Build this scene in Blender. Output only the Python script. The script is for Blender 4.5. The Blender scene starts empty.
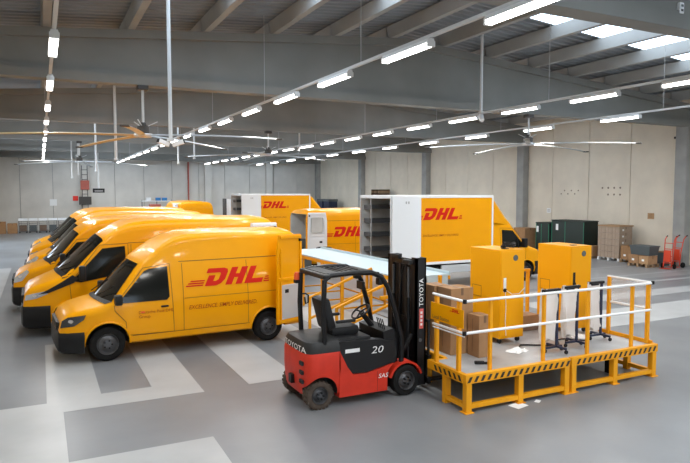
import bpy, bmesh, math, random
from mathutils import Vector, Matrix
random.seed(7)
SC = bpy.context.scene
COL = SC.collection
R = math.radians

# ------------------------------------------------------------------ camera
cam_d = bpy.data.cameras.new('camera'); cam_d.sensor_width = 36.0; cam_d.lens = 36.0 * 610 / 690
cam_d.clip_start = 0.05; cam_d.clip_end = 300
cam = bpy.data.objects.new('camera', cam_d); COL.objects.link(cam)
cam.location = (0, 0, 3.3); cam.rotation_euler = (R(90 - 3.705), 0, -R(26.517))
SC.camera = cam
# ------------------------------------------------------------------ sky and exposure
wd = bpy.data.worlds.new('sky'); SC.world = wd; wd.use_nodes = True
bg = wd.node_tree.nodes['Background']; bg.inputs[0].default_value = (0.70, 0.84, 1.0, 1); bg.inputs[1].default_value = 6.0
SC.view_settings.view_transform = 'Standard'; SC.view_settings.look = 'None'
SC.view_settings.gamma = 1.0; SC.view_settings.use_curve_mapping = False
SC.view_settings.exposure = 0.0
LAMP_W = 66.0            # watts of every tube fixture

# ------------------------------------------------------------------ materials
MATS = {}
def mat(name, col, rough=0.5, metal=0.0, var=0.0, scale=4.0, bump=0.0, bscale=40.0, emit=0.0, coat=0.0, spec=0.5, alpha=None, trans=0.0):
    m = bpy.data.materials.new(name); m.use_nodes = True
    nt = m.node_tree; b = nt.nodes['Principled BSDF']
    b.inputs['Base Color'].default_value = (*col, 1); b.inputs['Roughness'].default_value = rough
    b.inputs['Metallic'].default_value = metal; b.inputs['Specular IOR Level'].default_value = spec
    if coat: b.inputs['Coat Weight'].default_value = coat; b.inputs['Coat Roughness'].default_value = 0.06
    if trans: b.inputs['Transmission Weight'].default_value = trans
    if emit: b.inputs['Emission Color'].default_value = (*col, 1); b.inputs['Emission Strength'].default_value = emit
    if alpha is not None: b.inputs['Alpha'].default_value = alpha
    if var or bump:
        tc = nt.nodes.new('ShaderNodeTexCoord')
        if var:
            n = nt.nodes.new('ShaderNodeTexNoise'); n.inputs['Scale'].default_value = scale; n.inputs['Detail'].default_value = 6
            nt.links.new(tc.outputs['Object'], n.inputs['Vector'])
            mx = nt.nodes.new('ShaderNodeMixRGB'); mx.blend_type = 'MIX'
            mx.inputs[1].default_value = (*[c * (1 - var) for c in col], 1); mx.inputs[2].default_value = (*[min(1, c * (1 + var)) for c in col], 1)
            rp = nt.nodes.new('ShaderNodeMapRange'); rp.inputs[1].default_value = 0.3; rp.inputs[2].default_value = 0.7
            nt.links.new(n.outputs['Fac'], rp.inputs[0]); nt.links.new(rp.outputs[0], mx.inputs[0]); nt.links.new(mx.outputs[0], b.inputs['Base Color'])
        if bump:
            n2 = nt.nodes.new('ShaderNodeTexNoise'); n2.inputs['Scale'].default_value = bscale; n2.inputs['Detail'].default_value = 4
            nt.links.new(tc.outputs['Object'], n2.inputs['Vector'])
            bp = nt.nodes.new('ShaderNodeBump'); bp.inputs['Strength'].default_value = bump; bp.inputs['Distance'].default_value = 0.01
            nt.links.new(n2.outputs['Fac'], bp.inputs['Height']); nt.links.new(bp.outputs[0], b.inputs['Normal'])
    MATS[name] = m
    return m
mat('floor', (0.192, 0.199, 0.208), 0.36, var=0.16, scale=0.55, bump=0.05, bscale=9)
mat('floor_mid', (0.30, 0.295, 0.295), 0.38, var=0.10, scale=0.9, bump=0.05, bscale=9)
mat('floor_light', (0.40, 0.405, 0.405), 0.38, var=0.10, scale=0.9, bump=0.05, bscale=9)
mat('wall_concrete', (0.77, 0.695, 0.575), 0.85, var=0.09, scale=0.7, bump=0.15, bscale=14)
mat('wall_grey', (0.62, 0.59, 0.54), 0.85, var=0.09, scale=0.7, bump=0.15, bscale=14)
mat('wall_base', (0.20, 0.20, 0.20), 0.9)
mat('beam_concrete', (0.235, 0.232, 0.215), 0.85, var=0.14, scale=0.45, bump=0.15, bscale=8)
mat('purlin', (0.34, 0.34, 0.325), 0.8, var=0.08, scale=1.0)
mat('deck_steel', (0.26, 0.285, 0.305), 0.6, metal=0.2, var=0.1, scale=1.0)
mat('column', (0.36, 0.36, 0.345), 0.85, var=0.12, scale=1.5, bump=0.2, bscale=10)
mat('yellow_paint', (0.85, 0.355, 0.001), 0.34, coat=0.22, spec=0.15, var=0.02, scale=2)
mat('yellow_roof', (0.86, 0.46, 0.02), 0.35, coat=0.3)
mat('yellow_steel', (0.80, 0.34, 0.008), 0.45, spec=0.25, var=0.05, scale=6)
mat('yellow_cab', (0.84, 0.36, 0.001), 0.45, spec=0.2)
mat('red_logo', (0.62, 0.016, 0.006), 0.5, spec=0.15)
mat('red_text', (0.36, 0.05, 0.008), 0.55, spec=0.15)
mat('black_plastic', (0.010, 0.010, 0.011), 0.5, spec=0.3)
mat('black_steel', (0.007, 0.007, 0.008), 0.42, spec=0.3)
mat('rubber', (0.010, 0.010, 0.010), 0.8, spec=0.2, var=0.25, scale=15)
mat('dusty_rubber', (0.060, 0.042, 0.030), 0.85, var=0.3, scale=12)
mat('rim', (0.10, 0.10, 0.105), 0.4, metal=0.5)
mat('chrome', (0.7, 0.7, 0.72), 0.15, metal=1.0)
mat('glass_dark', (0.010, 0.011, 0.010), 0.08, spec=0.22)
mat('lamp_glass', (0.50, 0.52, 0.55), 0.08, metal=0.5, coat=0.6)
mat('lamp_dark', (0.05, 0.052, 0.055), 0.08, metal=0.3, coat=0.6)
mat('tail_red', (0.6, 0.02, 0.01), 0.2, coat=0.5)
mat('seam', (0.20, 0.085, 0.004), 0.7)
mat('arch', (0.012, 0.012, 0.012), 0.9)
mat('white_panel', (0.80, 0.82, 0.84), 0.4)
mat('white_rail', (0.82, 0.82, 0.82), 0.4)
mat('interior_grey', (0.55, 0.56, 0.55), 0.7, var=0.1, scale=2)
mat('shelf_dark', (0.06, 0.063, 0.068), 0.6)
mat('alu', (0.62, 0.64, 0.66), 0.42, metal=0.55)
mat('belt', (0.46, 0.56, 0.60), 0.4)
mat('fork_red', (0.56, 0.032, 0.014), 0.45, spec=0.3, var=0.08, scale=6)
mat('fork_grey', (0.018, 0.018, 0.018), 0.5, spec=0.35, var=0.15, scale=8)
mat('orange_lens', (0.85, 0.10, 0.02), 0.3)
mat('white_print', (0.8, 0.8, 0.8), 0.5)
mat('red_print', (0.75, 0.12, 0.10), 0.5)
mat('cardboard', (0.34, 0.185, 0.085), 0.85, var=0.08, scale=5)
mat('cardboard_light', (0.44, 0.26, 0.13), 0.85, var=0.08, scale=5)
mat('cardboard_wrap', (0.36, 0.27, 0.20), 0.35, var=0.1, scale=5)
mat('tape', (0.16, 0.085, 0.04), 0.4)
mat('wood', (0.36, 0.24, 0.14), 0.8, var=0.2, scale=6)
mat('wood_dark', (0.17, 0.11, 0.075), 0.85, var=0.2, scale=6)
mat('deck_plate', (0.42, 0.43, 0.44), 0.42, metal=0.3, var=0.1, scale=3, bump=0.1, bscale=60)
mat('black_stripe', (0.015, 0.013, 0.01), 0.5)
mat('navy_steel', (0.012, 0.022, 0.06), 0.4)
mat('plastic_bag', (0.80, 0.75, 0.71), 0.25, alpha=0.8)
mat('clear_sheet', (0.85, 0.80, 0.78), 0.2, alpha=0.30)
mat('green_black', (0.010, 0.022, 0.018), 0.6)
mat('green_line', (0.02, 0.22, 0.12), 0.5)
mat('grey_bin', (0.085, 0.10, 0.105), 0.6)
mat('truck_red', (0.70, 0.06, 0.02), 0.45)
mat('paper', (0.85, 0.85, 0.84), 0.8)
mat('sign_red', (0.80, 0.03, 0.015), 0.5)
mat('lamp_tube', (1.0, 0.98, 0.94), 0.5, emit=9.0)
mat('lamp_body', (0.75, 0.75, 0.74), 0.5)
mat('rod_white', (0.62, 0.63, 0.63), 0.5)
mat('wire', (0.42, 0.42, 0.42), 0.5)
mat('fan_blade', (0.55, 0.56, 0.56), 0.35, metal=0.5)
mat('fan_tan', (0.62, 0.50, 0.30), 0.5)
mat('fan_dark', (0.05, 0.045, 0.04), 0.5)
mat('blue_paint', (0.03, 0.20, 0.50), 0.5)
mat('pipe_red', (0.42, 0.10, 0.07), 0.5)
mat('socket_brown', (0.25, 0.19, 0.14), 0.7)
mat('green_plastic', (0.10, 0.35, 0.18), 0.5)
# translucent skylight pane: mostly lets the sky through
m = bpy.data.materials.new('skylight'); m.use_nodes = True; nt = m.node_tree
for n in list(nt.nodes): nt.nodes.remove(n)
o_ = nt.nodes.new('ShaderNodeOutputMaterial'); t_ = nt.nodes.new('ShaderNodeBsdfTransparent'); t_.inputs[0].default_value = (0.85, 0.88, 0.9, 1)
g_ = nt.nodes.new('ShaderNodeBsdfTranslucent'); g_.inputs[0].default_value = (0.8, 0.8, 0.8, 1); mx_ = nt.nodes.new('ShaderNodeMixShader'); mx_.inputs[0].default_value = 0.15
nt.links.new(t_.outputs[0], mx_.inputs[1]); nt.links.new(g_.outputs[0], mx_.inputs[2]); nt.links.new(mx_.outputs[0], o_.inputs[0]); MATS['skylight'] = m

# ------------------------------------------------------------------ mesh helpers
class MB:
    """collects shapes, builds ONE mesh object"""
    def __init__(s): s.v = []; s.f = []; s.m = []; s.mi = 0
    def add(s, vs, fs):
        o = len(s.v); s.v += [tuple(p) for p in vs]
        for f in fs: s.f.append([i + o for i in f]); s.m.append(s.mi)
        return s
    def box(s, x0, x1, y0, y1, z0, z1, M=None):
        vs = [Vector((x, y, z)) for z in (z0, z1) for y in (y0, y1) for x in (x0, x1)]
        if M is not None: vs = [M @ p for p in vs]
        return s.add(vs, [(0, 2, 3, 1), (4, 5, 7, 6), (0, 1, 5, 4), (2, 6, 7, 3), (0, 4, 6, 2), (1, 3, 7, 5)])
    def rbox(s, x0, x1, y0, y1, z0, z1, b=0.01, M=None):
        bm = bmesh.new(); bmesh.ops.create_cube(bm, size=1)
        for v in bm.verts: v.co = Vector(((x0 + x1) / 2 + v.co.x * (x1 - x0), (y0 + y1) / 2 + v.co.y * (y1 - y0), (z0 + z1) / 2 + v.co.z * (z1 - z0)))
        bmesh.ops.bevel(bm, geom=bm.edges[:] , offset=b, segments=2, affect='EDGES', profile=0.6)
        return s.bm(bm, M)
    def bm(s, bm, M=None):
        bm.verts.index_update()
        vs = [(M @ v.co) if M is not None else v.co.copy() for v in bm.verts]; fs = [[v.index for v in f.verts] for f in bm.faces]
        bm.free(); return s.add(vs, fs)
    def bar(s, a, b, w, h=None, up=(0, 0, 1)):
        a = Vector(a); b = Vector(b); h = h or w; d = (b - a).normalized(); u = Vector(up)
        if abs(d.dot(u)) > 0.99: u = Vector((1, 0, 0))
        r = d.cross(u).normalized(); u = r.cross(d).normalized()
        vs = [p + r * sx * w / 2 + u * sy * h / 2 for p in (a, b) for sx, sy in ((-1, -1), (1, -1), (1, 1), (-1, 1))]
        return s.add(vs, [(3, 2, 1, 0), (4, 5, 6, 7), (0, 1, 5, 4), (1, 2, 6, 5), (2, 3, 7, 6), (3, 0, 4, 7)])
    def tube(s, pts, r, n=8, cap=True):
        pts = [Vector(p) for p in pts]; rs = r if isinstance(r, (list, tuple)) else [r] * len(pts)
        o = len(s.v); prev = None; vs = []; fs = []
        for i, p in enumerate(pts):
            d = (pts[min(i + 1, len(pts) - 1)] - pts[max(i - 1, 0)]).normalized()
            if prev is None:
                u = Vector((0, 0, 1)) if abs(d.z) < 0.9 else Vector((1, 0, 0)); a = d.cross(u).normalized()
            else: a = (prev - d * prev.dot(d)).normalized()
            prev = a; b = d.cross(a)
            vs += [p + (a * math.cos(2 * math.pi * k / n) + b * math.sin(2 * math.pi * k / n)) * rs[i] for k in range(n)]
        for i in range(len(pts) - 1):
            for k in range(n): fs.append((i * n + k, i * n + (k + 1) % n, (i + 1) * n + (k + 1) % n, (i + 1) * n + k))
        if cap: fs.append(tuple(range(n))[::-1]); fs.append(tuple(range((len(pts) - 1) * n, len(pts) * n)))
        return s.add(vs, fs)
    def lathe(s, prof, n=24, M=None):
        """prof: (radius, height along z)"""
        vs = []; fs = []; k = len(prof)
        for i in range(n):
            a = 2 * math.pi * i / n
            vs += [Vector((r * math.cos(a), r * math.sin(a), z)) for r, z in prof]
        for i in range(n):
            j = (i + 1) % n
            for q in range(k - 1): fs.append((i * k + q, j * k + q, j * k + q + 1, i * k + q + 1))
        if M is not None: vs = [M @ p for p in vs]
        return s.add(vs, fs)
    def prism(s, poly, axis, a, b):
        """poly: 2d points; axis 'y': poly in (x,z), extruded y a..b ; 'z': (x,y); 'x': (y,z)"""
        n = len(poly)
        def P(p, t): return (p[0], t, p[1]) if axis == 'y' else ((p[0], p[1], t) if axis == 'z' else (t, p[0], p[1]))
        vs = [P(p, a) for p in poly] + [P(p, b) for p in poly]
        fs = [tuple(range(n)), tuple(range(2 * n - 1, n - 1, -1))] + [(i, i + n, (i + 1) % n + n, (i + 1) % n) for i in range(n)]
        return s.add(vs, fs)
    def mesh(s, name, mats, smooth=None):
        me = bpy.data.meshes.new(name); me.from_pydata(s.v, [], s.f)
        if isinstance(mats, str): mats = [mats]
        for q in mats: me.materials.append(MATS[q])
        for p, i in zip(me.polygons, s.m): p.material_index = i
        bm = bmesh.new(); bm.from_mesh(me); bmesh.ops.recalc_face_normals(bm, faces=bm.faces)
        if smooth:
            for f in bm.faces: f.smooth = True
            for e in bm.edges:
                if len(e.link_faces) == 2 and e.calc_face_angle(0) > R(smooth): e.smooth = False
        bm.to_mesh(me); bm.free(); me.update()
        return me
    def build(s, name, mats, parent=None, smooth=None, loc=None, rot=None):
        return obj(name, s.mesh(name, mats, smooth), parent, loc, rot)

def obj(name, me, parent=None, loc=None, rot=None):
    o = bpy.data.objects.new(name, me); COL.objects.link(o); o.parent = parent
    if loc: o.location = loc
    if rot: o.rotation_euler = rot
    return o
def tag(o, label=None, cat=None, group=None, kind=None):
    if label: o['label'] = label
    if cat: o['category'] = cat
    if group: o['group'] = group
    if kind: o['kind'] = kind
    return o
def thing(name, label, cat, loc=(0, 0, 0), rz=0, group=None):
    return tag(obj(name, None, None, loc, (0, 0, rz)), label, cat, group)
def copy_tree(o, parent=None):
    c = o.copy(); COL.objects.link(c); c.parent = parent
    for ch in list(o.children): copy_tree(ch, c)
    return c
TXT = {}
def text_geo(s, size=1.0, shear=0.0, bold=0.0):
    """flat lettering as (verts2d, faces) from the built-in font"""
    key = (s, shear, bold)
    if key not in TXT:
        cu = bpy.data.curves.new('lettering', 'FONT'); cu.body = s; cu.size = 1.0; cu.shear = shear; cu.offset = bold; cu.resolution_u = 2
        ob = bpy.data.objects.new('lettering', cu); COL.objects.link(ob)
        dg = bpy.context.evaluated_depsgraph_get(); me = bpy.data.meshes.new_from_object(ob.evaluated_get(dg))
        TXT[key] = ([(v.co.x, v.co.y) for v in me.vertices], [tuple(p.vertices) for p in me.polygons])
        bpy.data.objects.remove(ob); bpy.data.curves.remove(cu); bpy.data.meshes.remove(me)
    v, f = TXT[key]
    return [(x * size, y * size) for x, y in v], f
def lettering(name, s, size, M, m, parent, shear=0.0, bold=0.0, width=None):
    v, f = text_geo(s, size, shear, bold)
    if width:
        w = max(p[0] for p in v) - min(p[0] for p in v); v = [(p[0] * width / w, p[1]) for p in v]
    mb = MB(); mb.add([M @ Vector((x, y, 0)) for x, y in v], f)
    return mb.build(name, m, parent)

# ================================================================== SETTING
XL, XR, XA = -4.0, 25.9, 10.95
Y0, Y1 = -13.0, 58.1
BEAMS = [-12.6, -2.8, 7.35, 17.5, 27.65, 37.8, 47.95, 57.7]
SOF = 6.17
def ztop(X): return 8.32 - 0.083 * abs(X - XA)        # top edge of the roof beams
def zroof(X): return ztop(X) + 0.42

fl = MB().box(XL - 1, XR + 1, Y0, Y1 + 1, -0.2, 0).build('floor', 'floor'); tag(fl, kind='structure')
def marking(x0, x1, y0, y1):
    MB().box(x0, x1, y0, y1, -0.01, 0.003).build('floor_marking', 'floor_light', fl)
for r in ((-3.9, 0.22, 5.0, 10.43), (0.22, 2.0, 5.0, 8.0), (0.22, 2.34, 9.9, 10.55), (0.0, 0.22, 10.43, 10.55), (0.0, 0.8, 10.55, 14.5), (1.6, 2.34, 10.55, 14.5),
          (3.12, 4.05, 9.95, 14.5), (4.75, 5.5, 11.5, 16.0), (10.6, 24.5, 10.3, 11.9), (12.5, 24.5, 12.9, 13.7), (9.9, 24.5, 14.9, 15.15),
          (18.0, 24.5, 16.4, 16.6), (-2.6, -1.2, 21.0, 30.0), (6.0, 9.0, 13.2, 16.0), (-2.4, -1.4, 14.0, 19.0), (18.0, 24.5, 18.6, 18.75)):
    marking(*r)

MB().box(11.0, 25.6, 15.6, 34.0, -.01, .0015).build('floor_marking', 'floor_mid', fl)
# right wall: precast panels
wr = MB().box(XR + 0.13, XR + 0.3, Y0, Y1, 0, 8.2).build('wall_right', 'wall_base'); tag(wr, kind='structure')
pan = MB().rbox(0, 0.16, -1.255, 1.255, 0.02, 7.15, 0.012).mesh('wall_panel', 'wall_concrete')
pan_top = MB().box(0.0, 0.16, -1.255, 1.255, 7.17, 8.0).mesh('wall_panel', 'wall_concrete')
y = 20.6 - 2.54 * 13
while y < Y1 + 1:
    if y + 1.27 > Y0: obj('wall_panel', pan, wr, (XR, y + 1.27, 0)); obj('wall_panel', pan_top, wr, (XR, y + 1.27, 0))
    y += 2.54
colm = MB()
colm.rbox(-0.42, 0, -0.28, 0.28, 0, 6.9, 0.02)
for k in range(33): colm.box(-0.435, -0.40, -0.24, 0.24, 0.15 + k * 0.2, 0.22 + k * 0.2)
colm = colm.mesh('column', 'column')
for yb in BEAMS[1:]: obj('column', colm, wr, (XR, yb + 0.2 if yb < 50 else Y1 - 0.3, 0))
# back wall
wb = MB().box(XL - 0.3, XR + 0.3, Y1 + 0.13, Y1 + 0.3, 0, 9.2).build('wall_back', 'wall_base'); tag(wb, kind='structure')
panb = MB().rbox(-1.235, 1.235, 0, 0.16, 0.02, 6.75, 0.012).mesh('wall_panel', 'wall_grey')
panb2 = MB().box(-1.235, 1.235, 0, 0.16, 6.77, 9.0).mesh('wall_panel', 'wall_grey')
x = XL
while x < XR:
    obj('wall_panel', panb, wb, (x + 1.25, Y1, 0)); obj('wall_panel', panb2, wb, (x + 1.25, Y1, 0)); x += 2.5
colb = MB().rbox(-0.3, 0.3, -0.4, 0, 0, 6.9, 0.02).mesh('column', 'wall_grey')
for x in (3.5, 14.3, 20.4): obj('column', colb, wb, (x, Y1, 0))
# left wall with roller-door openings; near wall behind the photographer, its unseen openings added and sized for daylight
def wall_with_openings(name, along, fixed, a0, a1, top, ops, h):
    mb = MB(); c = a0
    for (p, q) in ops + [(a1, a1)]:
        if p > c: mb.box(*((fixed - 0.25, fixed, c, p) if along == 'y' else (c, p, fixed - 0.25, fixed)), 0, top)
        if q > p: mb.box(*((fixed - 0.25, fixed, p, q) if along == 'y' else (p, q, fixed - 0.25, fixed)), h, top)
        c = q
    return tag(mb.build(name, 'wall_concrete'), kind='structure')
wall_with_openings('wall_left', 'y', XL, Y0, Y1, 8.0, [(30.0, 36.0), (39.0, 46.0)], 4.6)
wall_with_openings('wall_front', 'x', Y0, XL, XR, 9.2, [(4, 8), (19, 24)], 4.6)

# ceiling: steel deck with skylight gaps, beams and purlins
SKY = [(yb + 4.25, yb + 6.95) for yb in BEAMS[:-1]]
SKX = [(0.4, 8.7), (13.2, 23.0)]
deck = MB()
def deck_strip(x0, x1, y0, y1):
    n = max(1, int((y1 - y0) / 0.3)); p = (y1 - y0) / n; vs = []; fs = []
    for i in range(n):
        ya = y0 + i * p
        for (yy, dz) in ((ya, 0), (ya + p * 0.35, 0), (ya + p * 0.5, 0.07), (ya + p * 0.85, 0.07)):
            vs += [(x0, yy, zroof(x0) + dz), (x1, yy, zroof(x1) + dz)]
    vs += [(x0, y1, zroof(x0)), (x1, y1, zroof(x1))]
    for i in range(len(vs) // 2 - 1): fs.append((2 * i, 2 * i + 1, 2 * i + 3, 2 * i + 2))
    deck.add(vs, fs)
ys = [Y0] + [v for s in SKY for v in s] + [Y1 + 0.3]
for i in range(len(ys) - 1):
    gap = i % 2 == 1
    for (a, b) in ((XL - 0.3, XA), (XA, XR + 0.3)):
        if not gap: deck_strip(a, b, ys[i], ys[i + 1])
        else:
            s = SKX[0] if a < 5 else SKX[1]
            deck_strip(a, s[0], ys[i], ys[i + 1]); deck_strip(s[1], b, ys[i], ys[i + 1])
ce = deck.build('ceiling', 'deck_steel'); tag(ce, kind='structure')
for (a, b) in SKY:
    for s in SKX:
        n = int(round((s[1] - s[0]) / 2.0)); w = (s[1] - s[0]) / n
        for k in range(n):
            xa, xb = s[0] + k * w + 0.02, s[0] + (k + 1) * w - 0.02
            MB().add([(xa, a, zroof(xa) + 0.03), (xb, a, zroof(xb) + 0.03), (xb, b, zroof(xb) + 0.03), (xa, b, zroof(xa) + 0.03)], [(0, 1, 2, 3)]).build('skylight_pane', 'skylight', ce)
# beams: tapered I-section
def beam_mesh():
    mb = MB()
    for (a, b) in ((XL, XA), (XA, XR)):
        for (w, zb, zt) in ((0.16, None, None), (0.42, 0, 0.24), (0.46, -0.22, 0)):
            if zb is None: q = [(a, SOF + .1), (b, SOF + .1), (b, ztop(b) - .05), (a, ztop(a) - .05)]
            elif zb == 0: q = [(a, SOF), (b, SOF), (b, SOF + zt), (a, SOF + zt)]
            else: q = [(a, ztop(a) + zb), (b, ztop(b) + zb), (b, ztop(b)), (a, ztop(a))]
            mb.prism(q, 'y', -w / 2, w / 2)
        mb.prism([(a, SOF + 0.24), (b, SOF + 0.24), (b, SOF + 0.34), (a, SOF + 0.34)], 'y', -0.14, 0.14)
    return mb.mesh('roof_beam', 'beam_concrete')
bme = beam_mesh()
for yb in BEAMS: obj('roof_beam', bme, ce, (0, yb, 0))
pm = {}
xs = [0.27 + 2.02 * k for k in range(-2, 13)]
for i in range(len(BEAMS) - 1):
    L = round(BEAMS[i + 1] - BEAMS[i], 2)
    if L not in pm:
        pm[L] = MB().prism([(-0.09, 0), (0.09, 0), (0.13, 0.38), (-0.13, 0.38)], 'y', 0.02, L - 0.02).mesh('purlin', 'purlin')
    for x in xs: obj('purlin', pm[L], ce, (x, BEAMS[i], ztop(x) + 0.0))

# ================================================================== LIGHTS
ORD = ['nearest', 'second', 'third', 'fourth', 'fifth', 'sixth', 'seventh', 'eighth', 'ninth', 'tenth', 'eleventh', 'twelfth', 'thirteenth', 'fourteenth',
       'fifteenth', 'sixteenth', 'seventeenth', 'eighteenth', 'nineteenth', 'twentieth', 'twenty-first', 'twenty-second', 'twenty-third', 'twenty-fourth', 'twenty-fifth', 'topmost']
ZL = 5.75
house = MB(); house.prism([(-0.07, 0.0), (0.07, 0.0), (0.05, 0.07), (-0.05, 0.07)], 'y', -0.76, 0.76); house = house.mesh('housing', 'lamp_body')
tube_m = MB(); tube_m.rbox(-0.065, 0.065, -0.73, 0.73, -0.06, -0.002, 0.02); tube_m = tube_m.mesh('diffuser', 'lamp_tube')
capm = MB().rbox(-0.075, 0.075, -0.02, 0.02, -0.068, 0.03, 0.01).mesh('end_cap', 'lamp_body')
ld = bpy.data.lights.new('tube_light', 'AREA'); ld.shape = 'RECTANGLE'; ld.size = 0.13; ld.size_y = 1.46; ld.energy = LAMP_W; ld.color = (1.0, 0.965, 0.905)
def light_row(X, first, step, rowname, yend=55, start_out=-10):
    ra = thing('light_rail', 'white trunking rail carrying the tube lights of ' + rowname, 'light rail', (X, 0, ZL + 0.08))
    MB().box(-0.03, 0.03, start_out, yend, 0, 0.055).build('trunking', 'rod_white', ra)
    yy = first - step * int((first - start_out) / step); k = 0
    while yy < yend - 1:
        vis = yy > first - 0.1
        lab = ('%s fluorescent tube light on %s' % (ORD[k], rowname)) if vis else ('fluorescent tube light overhead behind the view on ' + rowname)
        f = thing('tube_light', lab, 'ceiling light', (X, yy, ZL), 0, 'tube lights of ' + rowname)
        obj('housing', house, f); obj('diffuser', tube_m, f)
        if vis and yy < 30: obj('end_cap', capm, f, (0, -0.75, 0)); obj('end_cap', capm, f, (0, 0.75, 0))
        lo = obj('tube_glow', ld, f, (0, 0, -0.07))
        if vis: k += 1
        yy += step
    # hanger wires to the roof
    yy = first - step * 0.42
    while yy < yend:
        MB().tube([(0, yy, 0.05), (0, yy, zroof(X) - ZL - 0.1)], 0.010, 5).build('hanger_wire', 'wire', ra)
        yy += step * 2
light_row(0.27, 11.4, 4.06, 'the far left ceiling row')
light_row(5.82, 6.32, 2.93, 'the row above the near van')
light_row(12.9, 8.7, 2.72, 'the row above the box truck')
light_row(17.4, 14.3, 3.74, 'the rightmost ceiling row')

# ---- hanging poles with cameras
def drop_pole(px, py, zb, r, label, device='camera', ztopv=None):
    t = thing('camera_pole', label, 'camera pole', (px, py, zb))
    MB().tube([(0, 0, 0), (0, 0, (ztopv or zroof(px)) - zb - 0.05)], r, 8).build('pole', 'rod_white', t, smooth=40)
    MB().rbox(-0.07, 0.07, -0.07, 0.07, -0.03, 0.05, 0.01).build('bracket', 'rod_white', t)
    if device == 'camera':
        for s, a in ((-1, 200), (1, 340)):
            M = Matrix.Translation((0.16 * s, -0.02, -0.06)) @ Matrix.Rotation(R(a), 4, 'Z') @ Matrix.Rotation(R(-18), 4, 'Y')
            c = MB().rbox(-0.13, 0.13, -0.05, 0.05, -0.05, 0.05, 0.012, M).build('camera_housing', 'white_rail', t)
            MB().rbox(0.125, 0.15, -0.042, 0.042, -0.042, 0.042, 0.01, M).build('lens', 'black_plastic', c)
    elif device == 'spot':
        M = Matrix.Translation((-0.06, -0.1, -0.16)) @ Matrix.Rotation(R(60), 4, 'Z') @ Matrix.Rotation(R(-40), 4, 'Y')
        c = MB().lathe([(0, -0.17), (0.06, -0.17), (0.075, -0.1), (0.075, 0.15), (0.06, 0.17), (0, 0.17)], 14, M @ Matrix.Rotation(R(90), 4, 'Y')).build('camera_housing', 'white_rail', t, smooth=40)
        MB().bar((0, 0, 0), (-0.04, -0.07, -0.1), 0.04).build('mount', 'rod_white', t)
    return t
drop_pole(2.64, 14.0, 4.45, 0.042, 'tall white hanging pole with two cameras right of the nearest ceiling fan')
drop_pole(12.9, 15.95, 5.86, 0.045, 'white ceiling pole with one tilted camera above the box truck', 'spot')
drop_pole(12.9, 31.5, 5.86, 0.05, 'white ceiling pole meeting the light row above the truck roofs', 'spot')
drop_pole(2.86, 27.0, 4.65, 0.055, 'white hanging pole left of the nearest fan, longest of that cluster', 'none')
drop_pole(2.72, 35.2, 4.4, 0.05, 'thin white hanging pole left of the tall pole cluster under the fan', 'none')
drop_pole(7.0, 35.0, 4.9, 0.05, 'white hanging pole near the second fan, left one of a pair', 'none')
drop_pole(7.9, 35.0, 5.2, 0.05, 'white hanging pole near the second fan, right one of a pair', 'none')
drop_pole(1.75, 40.0, 4.15, 0.04, 'slim white hanging pole left one of the far left pair', 'none')
drop_pole(2.1, 40.0, 4.35, 0.04, 'slim white hanging pole right one of the far left pair', 'none')

# ---- ceiling fans
def fan(px, py, z, label, phase, tan=False, r=3.7):
    t = thing('ceiling_fan', label, 'ceiling fan', (px, py, z))
    MB().tube([(0, 0, 0.28), (0, 0, SOF - z)], 0.035, 10).build('drop_rod', 'rod_white', t, smooth=40)
    MB().rbox(-0.14, 0.14, -0.14, 0.14, SOF - z - 0.13, SOF - z - 0.005, 0.02).build('ceiling_mount', 'fan_dark', t)
    m_ = MB().lathe([(0, 0.30), (0.07, 0.30), (0.09, 0.22), (0.17, 0.19), (0.17, 0.03), (0.14, 0.0), (0, 0)], 18).build('motor', 'fan_dark', t, smooth=40)
    MB().lathe([(0, 0.0), (0.24, 0.0), (0.25, -0.04), (0.22, -0.09), (0, -0.10)], 20).build('hub', 'alu', t, smooth=40)
    for k in range(3): MB().bar((0.1 * math.cos(k * 2.1), 0.1 * math.sin(k * 2.1), 0.2), (0.38 * math.cos(k * 2.1), 0.38 * math.sin(k * 2.1), 0.34), 0.02).build('stay', 'rod_white', m_)
    for k in range(5):
        mb = MB(); n = 8; prof = [(-0.085, 0.0), (-0.05, 0.022), (0.02, 0.028), (0.085, -0.012), (0.02, 0.012), (-0.05, 0.008)]
        rings = []
        for i in range(n + 1):
            q = i / n; d = 0.2 + q * (r - 0.2); tw = R(16 - 10 * q); dz = -0.05 - 0.13 * q * q
            for (a, b) in prof:
                rings.append((d, a * math.cos(tw) - b * math.sin(tw), dz + a * math.sin(tw) + b * math.cos(tw)))
        fs = [(i * 6 + j, i * 6 + (j + 1) % 6, (i + 1) * 6 + (j + 1) % 6, (i + 1) * 6 + j) for i in range(n) for j in range(6)] + [tuple(range(6)), tuple(range(n * 6, n * 6 + 6))]
        mb.add(rings, fs)
        b_ = mb.build('blade', 'fan_tan' if tan and k in (1, 2) else 'fan_blade', t, 40, None, (0, 0, R(phase + 72 * k)))
        MB().rbox(r - 0.02, r + 0.14, -0.1, 0.1, -0.2, -0.16, 0.015).build('winglet', 'fan_dark', b_)
    return t
fan(2.56, 17.4, 4.88, 'nearest large ceiling fan with tan blades above the parked vans', 40, True)
fan(16.3, 17.4, 5.12, 'large white ceiling fan at right in front of the panel wall', 10)
fan(9.7, 27.55, 5.1, 'large ceiling fan in the middle above the farther box truck', 20)
fan(2.05, 37.7, 5.05, 'distant ceiling fan at left before the back wall', 5)

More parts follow.
